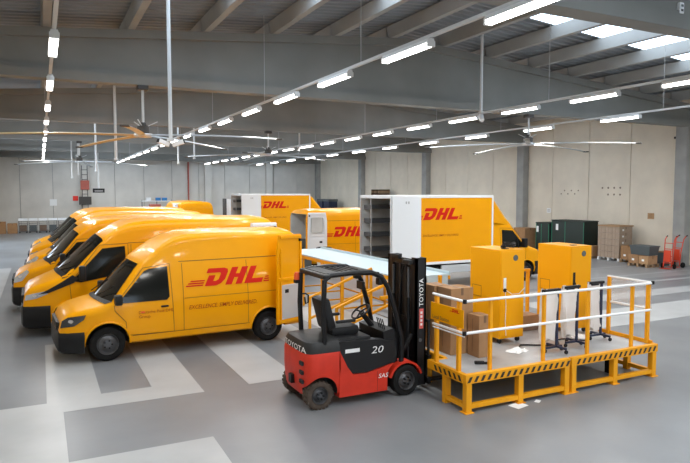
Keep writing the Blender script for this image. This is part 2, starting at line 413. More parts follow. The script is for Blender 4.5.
# ================================================================== VEHICLES
# local frame: nose at x=0, rear at x=L, near side -y
def interp(tab, x, c):
    if x <= tab[0][0]: return tab[0][c]
    for a, b in zip(tab, tab[1:]):
        if x <= b[0]:
            t = (x - a[0]) / (b[0] - a[0]); return a[c] + (b[c] - a[c]) * t
    return tab[-1][c]
T6 = dict(L=5.0, W=0.955, belt=1.02, th=0.178, zb=0.30, plan=0.80, plan_k=0.30, wheels=(0.84, 4.21), wr=0.335, bend=[(.2, 0), (.74, .26), (1.40, .15), (2.1, 0)],
    top=[(0, .66, .12, .0), (.03, .80, .13, .0), (.10, .91, .14, .01), (.26, 1.00, .15, .03), (.58, 1.09, .14, .05), (.74, 1.15, .10, .05),
         (1.32, 1.77, .09, .05), (1.40, 1.84, .08, .05), (1.46, 1.90, .09, .05), (1.68, 2.06, .11, .05), (1.98, 2.25, .14, .05), (2.22, 2.37, .16, .05), (2.46, 2.42, .17, .05), (3.1, 2.44, .17, .05),
         (4.70, 2.43, .17, .05), (4.88, 2.40, .16, .05), (4.96, 2.34, .15, .04), (5.0, 2.22, .14, .02)])
BIG = dict(bend=[(.25, 0), (.84, .22), (1.56, .12), (2.2, 0)], L=5.95, W=1.02, belt=1.2, th=0.085, zb=0.32, plan=0.85, plan_k=0.20, wheels=(0.95, 4.75), wr=0.35,
    top=[(0, .78, .12, .0), (.03, .96, .12, .0), (.12, 1.08, .14, .02), (.40, 1.20, .15, .04), (.72, 1.32, .14, .05), (.84, 1.40, .12, .05),
         (1.50, 2.10, .12, .05), (1.62, 2.20, .14, .06), (1.85, 2.36, .2, .06), (2.15, 2.49, .24, .06), (2.5, 2.55, .26, .05), (3.2, 2.56, .26, .05),
         (5.5, 2.55, .26, .05), (5.8, 2.52, .24, .04), (5.90, 2.44, .2, .03), (5.95, 2.28, .16, .02)])
DAILY = dict(BIG, L=6.0, W=1.0, th=0.095, wheels=(0.98, 4.5), wr=0.35,
    top=[(0, .80, .12, .0), (.03, 1.0, .12, .0), (.12, 1.12, .14, .02), (.42, 1.26, .15, .05), (.66, 1.36, .14, .06), (.76, 1.42, .12, .06),
         (1.55, 2.16, .14, .06), (1.70, 2.26, .16, .06), (2.0, 2.45, .2, .06), (2.3, 2.57, .24, .06), (2.65, 2.62, .26, .05), (3.2, 2.63, .26, .05),
         (5.5, 2.62, .26, .05), (5.85, 2.58, .24, .04), (5.95, 2.48, .2, .03), (6.0, 2.3, .16, .02)])
CAB = dict(BIG, L=2.66, wheels=(0.95, 5.3), W=0.99, th=0.11,
    top=[(0, .78, .12, .0), (.03, .96, .12, .0), (.12, 1.08, .14, .02), (.40, 1.20, .15, .04), (.72, 1.32, .14, .05), (.84, 1.40, .12, .05),
         (1.50, 2.08, .12, .05), (1.62, 2.18, .14, .06), (1.85, 2.23, .16, .05), (2.3, 2.25, .18, .05), (2.66, 2.25, .18, .05)])
def ws(P, x, z):
    w = P['W'] - P['th'] * max(0, z - P['belt']) ** 1.3
    if z < 0.5: w -= 0.05 * (0.5 - z) / 0.2
    if x < P['plan']: w *= 1 - P['plan_k'] * ((P['plan'] - x) / P['plan']) ** 2.3
    e = P['L'] - x
    if e < 0.2 and P['L'] > 3: w *= 1 - 0.03 * ((0.2 - e) / 0.2) ** 2
    return w
def sect(P, x, off=0.0, zb=None, zt=None, r=None, cr=None):
    zb = P['zb'] if zb is None else zb; zt = interp(P['top'], x, 1) if zt is None else zt
    r = interp(P['top'], x, 2) if r is None else r; cr = interp(P['top'], x, 3) if cr is None else cr
    h = [(0.0, zb), (ws(P, x, zb) - .06 + off, zb)]
    n = 9
    for i in range(n + 1):
        z = zb + .04 + (zt - r - zb - .04) * i / n; h.append((ws(P, x, z) + off, z))
    hw = ws(P, x, zt - r) + off
    for i in range(1, 7):
        a = math.pi / 2 * i / 6; h.append((hw - r + r * math.cos(a), zt - r + r * math.sin(a)))
    inn = hw - r
    for q in (0.8, 0.55, 0.3, 0.0): h.append((inn * q, zt + cr * (1 - q * q)))
    return [(-yy, z) for yy, z in h] + [(yy, z) for yy, z in reversed(h[1:-1])]
def ztopf(P, x, yy):
    zt = interp(P['top'], x, 1); r = interp(P['top'], x, 2); cr = interp(P['top'], x, 3); hw = ws(P, x, zt - r); inn = hw - r; yy = abs(yy)
    if yy <= inn: return zt + cr * (1 - (yy / inn) ** 2)
    return zt - r + r * math.sqrt(max(0, 1 - ((yy - inn) / r) ** 2))
def bend(P, x, yy): return interp([(a, b) for a, b in P['bend']], x, 1) * (yy / P['W']) ** 2
def loft(mb, stations, fn, warp=lambda yy, x: 0.0):
    vs = []; fs = []; k = 0
    for x in stations:
        s = fn(x); k = len(s); vs += [(x + warp(yy, x), yy, z) for yy, z in s]
    for i in range(len(stations) - 1):
        for j in range(k): fs.append((i * k + j, i * k + (j + 1) % k, (i + 1) * k + (j + 1) % k, (i + 1) * k + j))
    fs += [tuple(range(k)), tuple(range((len(stations) - 1) * k, len(stations) * k))]
    return mb.add(vs, fs)
def stations(P):
    s = set(round(t[0], 3) for t in P['top'])
    x = 0.0
    while x < P['L']: s.add(round(x, 3)); x += 0.15 if x < 2.6 else 0.5
    s = sorted(q for q in s if q <= P['L'] + 1e-6); o = [s[0]]
    for q in s[1:]:
        if q - o[-1] > 0.02: o.append(q)
    return o
def boolean(me, cutters, name):
    ob = obj(name, me); tmp = []
    for cme in cutters:
        c = obj('cutter', cme); tmp.append(c)
        md = ob.modifiers.new('cut', 'BOOLEAN'); md.operation = 'DIFFERENCE'; md.solver = 'EXACT'; md.object = c; md.material_mode = 'TRANSFER'
    dg = bpy.context.evaluated_depsgraph_get(); dg.update()
    res = bpy.data.meshes.new_from_object(ob.evaluated_get(dg)); res.name = name
    for c in tmp: bpy.data.objects.remove(c)
    bpy.data.objects.remove(ob)
    bm = bmesh.new(); bm.from_mesh(res)
    for f in bm.faces: f.smooth = True
    for e in bm.edges:
        if len(e.link_faces) == 2 and e.calc_face_angle(0) > R(28): e.smooth = False
    bm.to_mesh(res); bm.free(); res.update()
    return res
def patch(mb, poly, fmap, nx=0.12, nz=0.12, closed=None):
    """polygon in 2d cut into a grid and mapped on a surface"""
    bm = bmesh.new(); vs = [bm.verts.new((a, 0, b)) for a, b in poly]; bm.faces.new(vs)
    a0, a1 = min(p[0] for p in poly), max(p[0] for p in poly); b0, b1 = min(p[1] for p in poly), max(p[1] for p in poly)
    for ax, lo, hi, st in ((0, a0, a1, nx), (2, b0, b1, nz)):
        q = lo + st
        while q < hi - 0.01:
            co = Vector((0, 0, 0)); co[ax] = q; no = Vector((0, 0, 0)); no[ax] = 1
            bmesh.ops.bisect_plane(bm, geom=bm.verts[:] + bm.edges[:] + bm.faces[:], plane_co=co, plane_no=no); q += st
    bm.verts.index_update()
    return mb.add([fmap(v.co.x, v.co.z) for v in bm.verts], [[v.index for v in f.verts] for f in bm.faces]) or bm.free()
def side_map(P, s, off):
    return lambda x, z: (x, s * (ws(P, x, z) + off), z)
def side_patch(P, s, poly, off=0.008):
    mb = MB(); patch(mb, poly, side_map(P, s, off)); return mb
def ribbon(P, s, pts, w=0.014, off=0.004):
    mb = MB(); q = []
    for a, b in zip(pts, pts[1:]):
        n = max(1, int(math.hypot(b[0] - a[0], b[1] - a[1]) / 0.12)); q += [(a[0] + (b[0] - a[0]) * i / n, a[1] + (b[1] - a[1]) * i / n) for i in range(n)]
    q.append(pts[-1]); vs = []; fs = []
    for i, p in enumerate(q):
        a = q[max(0, i - 1)]; b = q[min(len(q) - 1, i + 1)]; d = math.hypot(b[0] - a[0], b[1] - a[1]) or 1; nx, nz = -(b[1] - a[1]) / d * w / 2, (b[0] - a[0]) / d * w / 2
        for sg in (-1, 1):
            x, z = p[0] + sg * nx, p[1] + sg * nz; vs.append((x, s * (ws(P, x, z) + off), z))
    fs = [(2 * i, 2 * i + 1, 2 * i + 3, 2 * i + 2) for i in range(len(q) - 1)]
    return mb.add(vs, fs)
def flat_on_side(P, s, v2, f, x0, z0, off=0.009):
    """lettering: u to the right as read from outside"""
    return MB().add([side_map(P, s, off)(x0 + (u if s < 0 else -u), z0 + v) for u, v in v2], f)
LOGO_POLY = [
    [(.10, 1), (1.10, 1), (1.34, .92), (1.42, .76), (1.42, .60), (1.02, .60), (1.02, .68), (.94, .74), (.10, .74)],
    [(.32, .60), (.72, .60), (.72, .27), (.88, .27), (1.02, .36), (1.02, .60), (1.42, .60), (1.42, .34), (1.26, .10), (1.00, 0), (.32, 0)],
    [(1.58, 0), (1.98, 0), (1.98, .40), (2.22, .40), (2.22, 0), (2.62, 0), (2.62, 1), (2.22, 1), (2.22, .62), (1.98, .62), (1.98, 1), (1.58, 1)],
    [(2.78, 0), (3.92, 0), (3.92, .27), (3.18, .27), (3.18, 1), (2.78, 1)]]
for z in (.03, .16, .29):
    LOGO_POLY.append([(-.85 + z * .6, z), (.18, z), (.18, z + .075), (-.85 + z * .6, z + .075)]); LOGO_POLY.append([(4.02, z), (4.40 - z * .5, z), (4.40 - z * .5, z + .075), (4.02, z + .075)])
def logo_geo(h, stretch=0.92):
    vs = []; fs = []
    for p in LOGO_POLY:
        o = len(vs); vs += [((x * stretch + z * .5) * h, z * h) for x, z in p]; fs.append(tuple(range(o, o + len(p))))
    # concave polygons triangulated
    bm = bmesh.new(); bv = [bm.verts.new((a, b, 0)) for a, b in vs]
    for f in fs: bm.faces.new([bv[i] for i in f])
    bm.normal_update(); bmesh.ops.triangulate(bm, faces=bm.faces[:]); bm.verts.index_update()
    out = [(v.co.x, v.co.y) for v in bm.verts], [tuple(v.index for v in f.verts) for f in bm.faces]; bm.free()
    return out
def make_wheel_meshes(r, w=0.22, tread='rubber'):
    t = MB().lathe([(r * .60, -w / 2 + .02), (r * .80, -w / 2), (r * .95, -w / 2 + .012), (r, -w / 2 + .045), (r, w / 2 - .045), (r * .95, w / 2 - .012), (r * .80, w / 2), (r * .60, w / 2 - .02)], 28).mesh('wheel', tread, 50)
    rim = MB().lathe([(r * .62, -w / 2 + .015), (r * .60, -w / 2 + .0), (r * .55, -w / 2 + .02), (r * .50, -w / 2 + .05), (r * .30, -w / 2 + .03), (r * .26, -w / 2 + .005), (r * .12, -w / 2), (0, -w / 2)], 24).mesh('rim', 'rim', 50)
    bolts = MB()
    for k in range(5):
        a = k * 2 * math.pi / 5; bolts.lathe([(0, -.02), (.018, -.02), (.018, .01), (0, .01)], 6, Matrix.Translation((r * .22 * math.cos(a), r * .22 * math.sin(a), -w / 2 - .0)))
    return t, rim, bolts.mesh('wheel_bolts', 'black_steel')
WH = {}
def add_wheel(root, x, s, half, r, w=0.22, tread='rubber'):
    if (r, w, tread) not in WH: WH[(r, w, tread)] = make_wheel_meshes(r, w, tread)
    t, rim, bo = WH[(r, w, tread)]
    o = obj('wheel', t, root, (x, s * (half - w / 2), r), (R(-90) if s < 0 else R(90), 0, 0))
    # lathe axis z -> outward is local -z
    o.rotation_euler = (R(-90), 0, 0) if s < 0 else (R(90), 0, 0)
    ri = obj('rim', rim, o); obj('wheel_bolts', bo, ri)if False else obj('wheel_bolts', bo, o)
    return o
BODY = {}
def body_mesh(key, P, opening=None):
    if key in BODY: return BODY[key]
    mb = MB(); loft(mb, stations(P), lambda x: sect(P, x), lambda yy, x: bend(P, x, yy)); me = mb.mesh('body', ['yellow_paint', 'arch', 'interior_grey'], 30)
    cut = []
    for x in P['wheels']:
        if x > P['L'] - .2: continue
        for s in (-1, 1):
            M = Matrix.Translation((x, s * (P['W'] - .10), P['wr'] + .02)) @ Matrix.Rotation(R(90), 4, 'X')
            c = MB().lathe([(0, -.22), (P['wr'] + .075, -.22), (P['wr'] + .075, .22), (0, .22)], 32, M).mesh('cut', 'arch')
            cut.append(c)
    if opening:
        cut.append(MB().rbox(*opening, 0.04).mesh('cut', 'interior_grey'))
    BODY[key] = boolean(me, cut, 'body')
    return BODY[key]
def van_parts(root, key, P, kind, opening=None, slogan=True, logo=True):
    L, W = P['L'], P['W']
    obj('body', body_mesh(key, P, opening), root)
    wx = P['wheels'][0]; rr = P['wr'] + .075
    # bumper
    mb = MB(); bz = .62 if kind == 't6' else .74
    st = [-.05, -.015, .03, .09, .16, .24, .33, wx - rr - .005]
    loft(mb, st, lambda x: sect(P, x, .030 if x > -.03 else -.07, P['zb'] - .12 + (.11 if x < -.03 else .05 if x < 0 else .02 if x < .05 else 0), bz - (.05 if x < -.03 else 0), .08, 0))
    mb.build('front_bumper', 'black_plastic', root, 35)
    # grille and badge band
    if kind == 't6':
        g = MB(); 
        loft(g, [-.035, .0, .02], lambda x: sect(P, x, -.12 if x >= 0 else -.14, bz + .015, bz + .17, .03, 0)); g.build('grille', 'black_plastic', root, 35)
        MB().rbox(-.045, -.03, -.5, .5, bz + .05, bz + .062, .004).build('chrome_strip', 'chrome', root)
        hl = [(.02, .70), (.05, .84), (.15, .91), (.46, .95), (.42, .86), (.25, .74)]
    elif kind == 'daily':
        g = MB(); loft(g, [-.035, .0, .02], lambda x: sect(P, x, -.10 if x >= 0 else -.13, bz + .02, bz + .22, .04, 0)); g.build('grille', 'black_plastic', root, 35)
        hl = [(.03, .86), (.06, .98), (.22, 1.02), (.52, 1.08), (.50, 1.00), (.26, .90)]
    else:
        g = MB(); loft(g, [-.035, .0, .02], lambda x: sect(P, x, -.12 if x >= 0 else -.15, bz + .02, bz + .20, .04, 0)); g.build('grille', 'black_plastic', root, 35)
        hl = [(.02, .84), (.03, .98), (.14, 1.06), (.34, 1.20), (.40, 1.14), (.22, .90)]
    for s in (-1, 1):
        h = side_patch(P, s, hl, .012).build('headlight', 'lamp_dark' if kind == 't6' else 'lamp_glass', root, 60)
        cx = sum(p[0] for p in hl) / len(hl) - .03; cz = sum(p[1] for p in hl) / len(hl)
        side_patch(P, s, [(cx + .045 * math.cos(a) , cz + .035 * math.sin(a)) for a in [k * math.pi / 5 for k in range(10)]], .016).build('lamp_bulb', 'chrome', h)
    if kind == 'daily':   # dark band that links lamp and windscreen
        for s in (-1, 1):
            side_patch(P, s, [(.30, .99), (.52, 1.02), (1.05, 1.22), (1.15, 1.32), (1.02, 1.40), (.80, 1.26), (.52, 1.10)], .014).build('lamp_band', 'black_plastic', root)
    # windscreen
    tops = P['top']; xb = next(t[0] for t in tops if abs(t[0] - (.74 if kind == 't6' else .76 if kind == 'daily' else .84)) < .001)
    xt = {'t6': 1.40, 'daily': 1.62, 'big': 1.56, 'cab': 1.56}[kind]
    def wmap(x, yy): return (x + bend(P, x, yy) - .006, yy, ztopf(P, x, yy) + .008)
    yb = ws(P, xb, 1.2) - .09; yt = ws(P, xt, 1.9) - .11
    if kind != 't6': yb += .05; yt += .065
    mb = MB(); patch(mb, [(xb, -yb), (xt, -yt), (xt, yt), (xb, yb)], wmap, .08, .12); wsd = mb.build('windscreen', 'glass_dark', root, 60)
    for s in (-.35, .45):
        MB().tube([(xb - .01, s, ztopf(P, xb, s) + .03), (xb + .25, s - .45, ztopf(P, xb + .25, s - .45) + .03)], .012, 5).build('wiper', 'black_plastic', wsd)
    mb = MB(); patch(mb, [(xb - .09, -yb), (xb, -yb - .02), (xb, yb + .02), (xb - .09, yb)], wmap, .05, .12); mb.build('cowl', 'black_plastic', root, 60)
    # side windows
    if kind == 't6': sw = [(1.02, 1.12), (1.10, 1.20), (1.56, 1.72), (1.66, 1.76), (2.02, 1.79), (2.04, 1.18), (1.98, 1.12)]; door = [(1.20, .48), (1.18, .75), (.98, .98), (.97, 1.08), (1.54, 1.78), (2.07, 1.84), (2.12, .46)]
    elif kind == 'daily': sw = [(1.00, 1.26), (1.68, 1.98), (2.18, 2.02), (2.20, 1.52), (1.90, 1.34), (1.20, 1.22)]; door = [(1.0, .60), (.96, 1.2), (1.62, 2.06), (2.25, 2.08), (2.28, .55)]
    else: sw = [(1.05, 1.28), (1.60, 1.90), (2.10, 1.94), (2.12, 1.42), (1.90, 1.28)]; door = [(1.02, .60), (1.0, 1.2), (1.60, 1.98), (2.18, 2.00), (2.20, .55)]
    for s in (-1, 1):
        w_ = side_patch(P, s, sw, .009).build('side_window', 'glass_dark', root, 60)
        if kind != 't6': ribbon(P, s, [(sw[0][0] + .30, 1.25), (sw[0][0] + .34, 1.62)], .03, .012).build('window_bar', 'black_plastic', w_)
        ribbon(P, s, door + [door[0]], .012, .005).build('door_seam', 'seam', root)
        hx, hz = (1.95, .98) if kind == 't6' else (2.05, 1.08)
        mb = MB(); yw = ws(P, hx, hz); mb.rbox(hx - .09, hx + .06, min(s * yw, s * (yw + .03)), max(s * yw, s * (yw + .03)), hz, hz + .035, .008); mb.build('door_handle', 'black_plastic', root)
        # mirror
        mx, mz = (1.02, 1.12) if kind == 't6' else (1.22, 1.28); yw = ws(P, mx, mz)
        mb = MB(); mb.rbox(mx - .07, mx + .07, s * (yw + .17) - .10, s * (yw + .17) + .10, mz, mz + (.20 if kind == 't6' else .34), .035)
        mi = mb.build('mirror', 'black_plastic', root, 40)
        MB().bar((mx + .03, s * (yw - .02), mz + .04), (mx, s * (yw + .1), mz + .06), .05).build('mirror_arm', 'black_plastic', mi)
        # cargo side seams, crease and rub strip
        if L > 3:
            z1 = 1.83 if kind == 't6' else 2.05
            ribbon(P, s, [(2.32, .46), (2.32, z1)], .012, .005).build('panel_seam', 'seam', root)
            ribbon(P, s, [(2.26, z1 + .04), (L - .15, z1 + .05)], .014, .005).build('roof_seam', 'seam', root)
            ribbon(P, s, [(2.34, 1.12), (L - .3, 1.13)], .010, .005).build('body_crease', 'seam', root)
            ribbon(P, s, [(wx + rr + .05, .46), (P['wheels'][1] - rr - .05, .46)], .012, .006).build('sill_seam', 'seam', root)
            ribbon(P, s, [(3.72, .48), (3.72, z1)], .010, .005).build('panel_seam', 'seam', root)
            side_patch(P, s, [(L - .17, .95), (L - .17, 1.55), (L - .03, 1.55), (L - .03, .95)], .012).build('tail_light', 'tail_red', root, 60)
        else:
            pass
        side_patch(P, s, [(wx + .62, .90 if kind == 't6' else 1.0), (wx + .70, .90 if kind == 't6' else 1.0), (wx + .70, .93 if kind == 't6' else 1.03), (wx + .62, .93 if kind == 't6' else 1.03)], .012).build('side_marker', 'orange_lens', root)
        if logo:
            h = .36 if kind == 't6' else .42
            lx = (2.66 if s < 0 else 4.3) if kind == 't6' else (2.9 if s < 0 else 4.9)
            v, f = logo_geo(h, .98); flat_on_side(P, s, v, f, lx, 1.33 if kind == 't6' else 1.42, .010).build('logo', 'red_logo', root)
        if slogan:
            v, f = text_geo('EXCELLENCE. SIMPLY DELIVERED.', .155, .25, .004); w0 = max(p[0] for p in v); k = 1.50 / w0; v = [(a * k, b * .78) for a, b in v]
            flat_on_side(P, s, v, f, (2.42 if s < 0 else 4.3) if kind == 't6' else (2.9 if s < 0 else 4.8), .88 if kind == 't6' else .98, .010).build('slogan', 'red_text', root)
            if kind == 't6':
                v, f = text_geo('Deutsche Post DHL\nGroup', .085, 0, .002); flat_on_side(P, s, v, f, 1.42 if s < 0 else 2.0, .88, .010).build('door_lettering', 'red_text', root)
        for x in P['wheels']:
            add_wheel(root, x, s, W - .035, P['wr'])
            if x < L - .3:
                pts = []
                for k in range(17):
                    a = R(-4 + 188 * k / 16); px_, pz_ = x + (rr + .012) * math.cos(a), P['wr'] + .02 + (rr + .012) * math.sin(a)
                    pts.append((px_, s * (ws(P, px_, pz_) + .0), pz_))
                MB().tube(pts, .022, 6).build('arch_lip', 'yellow_paint', root, 40)
    if L > 3:
        MB().rbox(L - .06, L + .06, -W + .06, W - .06, .36, .56, .04).build('rear_bumper', 'black_plastic' if kind != 't6' else 'yellow_paint', root)
        if not opening:
            for s in (-1, 1): MB().box(L - .004, L + .012, *sorted((s * .02, s * (W - .20))), .62, 2.1).build('rear_door', 'yellow_paint', root)
    return root
def open_door(root, hinge, w, z0, z1, ang, lining, top_in=.06, side=1):
    """rear door leaf hanging open; local +x away from the hinge, inner face towards local side*y"""
    t = .05; S = side
    def yy(a, b): return sorted((S * a, S * b))
    fr = 'yellow_paint' if lining == 'grey' else 'white_panel'
    d = MB().prism([(0.0, z0), (w, z0), (w, z1 - .35), (w - top_in, z1), (.03, z1)], 'y', *yy(0, -t)).build('rear_door', fr, root, None, (hinge[0], hinge[1], 0), (0, 0, R(ang)))
    zm = z0 + (z1 - z0) * .50
    mb = MB()
    for q in ((.02, w - .02, z0 + .02, z0 + .10), (.02, w - .02, zm - .03, zm + .04), (.03, w - top_in - .02, z1 - .09, z1 - .02), (.02, .08, z0 + .1, z1 - .09), (w - .13, w - .07, z0 + .1, z1 - .3)):
        mb.rbox(q[0], q[1], *yy(0, .03), q[2], q[3], .008)
    mb.build('door_frame', fr, d)
    MB().rbox(.08, w - .10, *yy(0, .032), z0 + .10, zm - .12, .01).build('door_lining', 'alu' if lining == 'grey' else 'white_panel', d)
    MB().rbox(w * .60, w * .74, *yy(.02, .045), zm - .30, zm - .22, .008).build('latch', 'black_plastic', d)
    if lining == 'white': MB().rbox(.14, w - .18, *yy(0, .02), zm + .12, z1 - .2, .05).build('door_recess', 'interior_grey', d)
    MB().rbox(.04, .10, *yy(0, .05), z1 - .16, z1 - .10, .01).build('hinge', 'black_plastic', d)
    return d
def make_van(name, key, P, kind, loc, rz, label, group='yellow vans', opening=None, **kw):
    t = thing(name, label, 'van', loc, R(rz), group)
    van_parts(t, key, P, kind, opening, **kw)
    return t

# --- left column, noses towards the left
v1 = make_van('delivery_van', 't6', T6, 't6', (.21, 13.42, 0), 3.2, 'nearest yellow delivery van, grey-lined rear door open, slogan on its side')
open_door(v1, (5.0, -.97), .74, .40, 2.36, 180 + 19, 'grey')
v2 = make_van('delivery_van', 'daily', DAILY, 'daily', (-.42, 16.2, 0), 0.5, 'second yellow van of the left row, black band behind its headlamps', slogan=False)
open_door(v2, (6.0, -1.03), .80, .5, 2.5, 186, 'white')
v3 = make_van('delivery_van', 'big', BIG, 'big', (-.72, 19.5, 0), 0.0, 'third yellow van of the left row, tall upright headlamps', slogan=False)
open_door(v3, (5.95, -1.05), .80, .5, 2.5, 186, 'white')
def van_copy(src, loc, rz, label):
    c = copy_tree(src); c.location = loc; c.rotation_euler = (0, 0, R(rz)); c['label'] = label; return c
van_copy(v3, (-.50, 23.4, 0), 0, 'fourth yellow van of the left row counted from the camera')
van_copy(v2, (-.45, 26.8, 0), 0, 'fifth yellow van of the left row counted from the camera')
van_copy(v3, (-.40, 30.2, 0), 0, 'farthest yellow van of the left row, only roof and windscreen showing')
# --- middle: van with open rear and two box trucks, rears to the left
BIGO = dict(BIG)
vm = make_van('delivery_van', 'bigopen', BIGO, 'big', (9.75 + 5.95, 23.0 + 1.02, 0), 180, 'yellow van with white-lined rear door folded open behind the slide', opening=(2.6, 6.2, -.86, .86, .62, 2.38), slogan=False)
open_door(vm, (5.95, 1.05), .84, .55, 2.45, 174, 'white', side=-1)   # lies along the visible side
MB().rbox(4.9, 5.9, -.82, -.5, .64, 1.25, .02).build('cargo_locker', 'grey_bin', vm)
def make_truck(loc, label):
    t = thing('box_truck', label, 'truck', loc, R(180), 'yellow box trucks')
    van_parts(t, 'cab', CAB, 'cab', slogan=False, logo=False)
    x0, x1, hw, z0, z1 = 2.65, 6.82, 1.05, .92, 3.17
    bx = MB().box(x0, x1, -hw, hw, z0 - .06, z0 + .02).build('box_floor', 'shelf_dark', t)
    MB().box(x0, x1, -hw, hw, z1 - .03, z1).build('box_roof', 'white_panel', t)
    MB().box(x0, x0 + .03, -hw + .03, hw - .03, z0 + .02, z1 - .03).build('box_front', 'yellow_paint', t)
    for s in (-1, 1):
        sd = MB(); sd.box(x0, x1, *sorted((s * hw, s * (hw - .03))), z0 + .02, z1 - .03); sd = sd.build('box_side', 'yellow_paint', t)
        MB().box(x0 + .03, x1 - .01, *sorted((s * (hw - .031), s * (hw - .04))), z0 + .03, z1 - .04).build('side_lining', 'interior_grey', sd)
        for q in ((x0 - .02, x1 + .02, z1 - .07, z1 + .02), (x0 - .02, x1 + .02, z0 - .07, z0 + .02)):
            MB().rbox(q[0], q[1], *sorted((s * (hw - .02), s * (hw + .015))), q[2], q[3], .008).build('edge_profile', 'white_rail', t)
        for x in (x0, x1 - .0):
            MB().rbox(x - .04, x + .03, *sorted((s * (hw - .03), s * (hw + .016))), z0, z1, .008).build('corner_profile', 'white_rail' if x == x0 else 'alu', t)
        v, f = logo_geo(.40, .98); MB().add([(5.72 - u if s > 0 else 3.75 + u, s * (hw + .006), 2.36 + w) for u, w in v], f).build('logo', 'red_logo', t)
        v, f = text_geo('EXCELLENCE. SIMPLY DELIVERED.', .10, .25, .002); MB().add([(5.60 - u if s > 0 else 3.6 + u, s * (hw + .006), 1.80 + w) for u, w in v], f).build('slogan', 'red_text', t)
        MB().rbox(3.0, 4.8, *sorted((s * (hw - .10), s * (hw - .02))), .52, .80, .03).build('side_guard', 'alu', t)
        # shelves along both inner sides
        for z in (1.22, 1.74, 2.22, 2.70):
            MB().box(x0 + .1, (x1 - .10) if s < 0 else 4.9, *sorted((s * (hw - .05), s * (hw - .50))), z, z + .15).build('shelf', 'shelf_dark', t)
        for x in ((x0 + .15, 4.8, x1 - .14) if s < 0 else (x0 + .15, 4.8)):
            MB().bar((x, s * (hw - .50), z0), (x, s * (hw - .50), z1 - .05), .035).build('shelf_post', 'alu', t)
    for z in (1.22, 1.72, 2.24, 2.72): MB().box(x0 + .04, x0 + .30, -.55, .55, z, z + .13).build('cross_shelf', 'shelf_dark', t)
    # visible opening carries shelf fronts too
    MB().rbox(x1 - .05, x1 + .02, -hw, hw, z1 - .09, z1 + .01, .01).build('rear_header', 'alu', t)
    MB().rbox(x1 - .05, x1 + .04, -hw, hw, z0 - .10, z0 + .0, .01).build('rear_sill', 'alu', t)
    # door leaf folded against the visible side
    d = MB().rbox(x1 - 1.12, x1 - .01, hw + .02, hw + .06, z0 + .03, z1 - .02, .01).build('rear_door', 'white_panel', t)
    for k in (.35, .45): MB().rbox(x1 - .2 - k, x1 - .16 - k, hw + .06, hw + .075, z1 - .26, z1 - .18, .004).build('door_tag', 'wire', d)
    MB().rbox(x1 - 1.12, x1 - .01, -hw - .06, -hw - .02, z0 + .03, z1 - .02, .01).build('rear_door', 'white_panel', t)
    # wind deflector between cab roof and box
    mb = MB(); hw2 = .86
    prof = [(1.55, 2.12), (1.85, 2.38), (2.15, 2.70), (2.40, 2.98), (2.60, 3.12), (2.63, 2.2)]
    n = len(prof); vs = []
    for s, k in ((-1, 1), (-.88, 1), (.88, 1), (1, 1)):
        for i, (x, z) in enumerate(prof): vs.append((x + (.10 if abs(s) == 1 and i < 5 else 0), s * (hw2 + (x - 1.55) * .13), z - (.05 if abs(s) == 1 and 0 < i < 5 else 0)))
    fs = [(j * n + i, j * n + i + 1, (j + 1) * n + i + 1, (j + 1) * n + i) for j in range(3) for i in range(n - 1)] + [tuple(range(n)), tuple(range(3 * n, 4 * n))]
    mb.add(vs, fs); mb.build('wind_deflector', 'yellow_paint', t, 30)
    MB().box(2.4, 6.7, -.42, -.34, .55, .86).box(2.4, 6.7, .34, .42, .55, .86).build('chassis_rail', 'black_steel', t)
    MB().rbox(2.1, 2.64, -.9, .9, .45, .9, .03).build('cab_skirt', 'black_plastic', t)
    return t
t1 = make_truck((17.0, 17.03 + 1.06, 0), 'nearer yellow box truck, shelved cargo box open, white door folded on its side')
t2 = copy_tree(t1); t2.location = (10.19 + 6.82, 33.5 + 1.05, 0); t2['label'] = 'farther yellow box truck with open shelved box behind the vans'
vf = van_copy(v3, (7.67, 39.6, 0), 90, 'yellow van seen end-on far back between the rows'); vf.rotation_euler = (0, 0, R(-90)); vf.scale = (1, 1, 1.08)

# ================================================================== FORKLIFT (local: rear axle x=0, forward +x)
fk = thing('forklift', 'red and black electric forklift with raised mast beside the yellow platform', 'forklift', (3.71, 8.80, 0), 0)
def arc_fill(): pass
cw = MB()
# counterweight: rounded in plan
def cw_ring(z, k, back, half):
    back = back * .56
    pts = []
    for i in range(13):
        a = math.pi / 2 + math.pi * i / 12
        pts.append((0.02 + back * math.copysign(abs(math.cos(a)) ** .45, math.cos(a)), half * math.copysign(abs(math.sin(a)) ** .45, math.sin(a)), z))
    pts += [(k, -half, z), (k, half, z)]
    return pts
rings = [cw_ring(.20, .34, .40, .50), cw_ring(.26, .34, .44, .52), cw_ring(.55, .34, .47, .535), cw_ring(.80, .34, .46, .535), cw_ring(.86, .34, .43, .52)]
vs = [p for r in rings for p in r]; n = len(rings[0])
fs = [(i * n + j, i * n + (j + 1) % n, (i + 1) * n + (j + 1) % n, (i + 1) * n + j) for i in range(len(rings) - 1) for j in range(n)] + [tuple(range(n)), tuple(range((len(rings) - 1) * n, len(rings) * n))]
cw.add(vs, fs); cwm = cw.mesh('counterweight', ['fork_red', 'arch'], 35)
cuts = []
for s in (-1, 1):
    cuts.append(MB().lathe([(0, -.16), (.265, -.16), (.265, .16), (0, .16)], 28, Matrix.Translation((.03, s * .50, .235)) @ Matrix.Rotation(R(90), 4, 'X')).mesh('cut', 'arch'))
cwm = boolean(cwm, cuts, 'counterweight'); cwo = obj('counterweight', cwm, fk)
for z in (.40, .54, .68): MB().rbox(-.258, -.22, -.42, -.30, z, z + .06, .01).build('vent_slot', 'arch', cwo)
MB().rbox(-.29, -.22, -.06, .06, .32, .46, .01).build('tow_pin', 'black_steel', cwo)
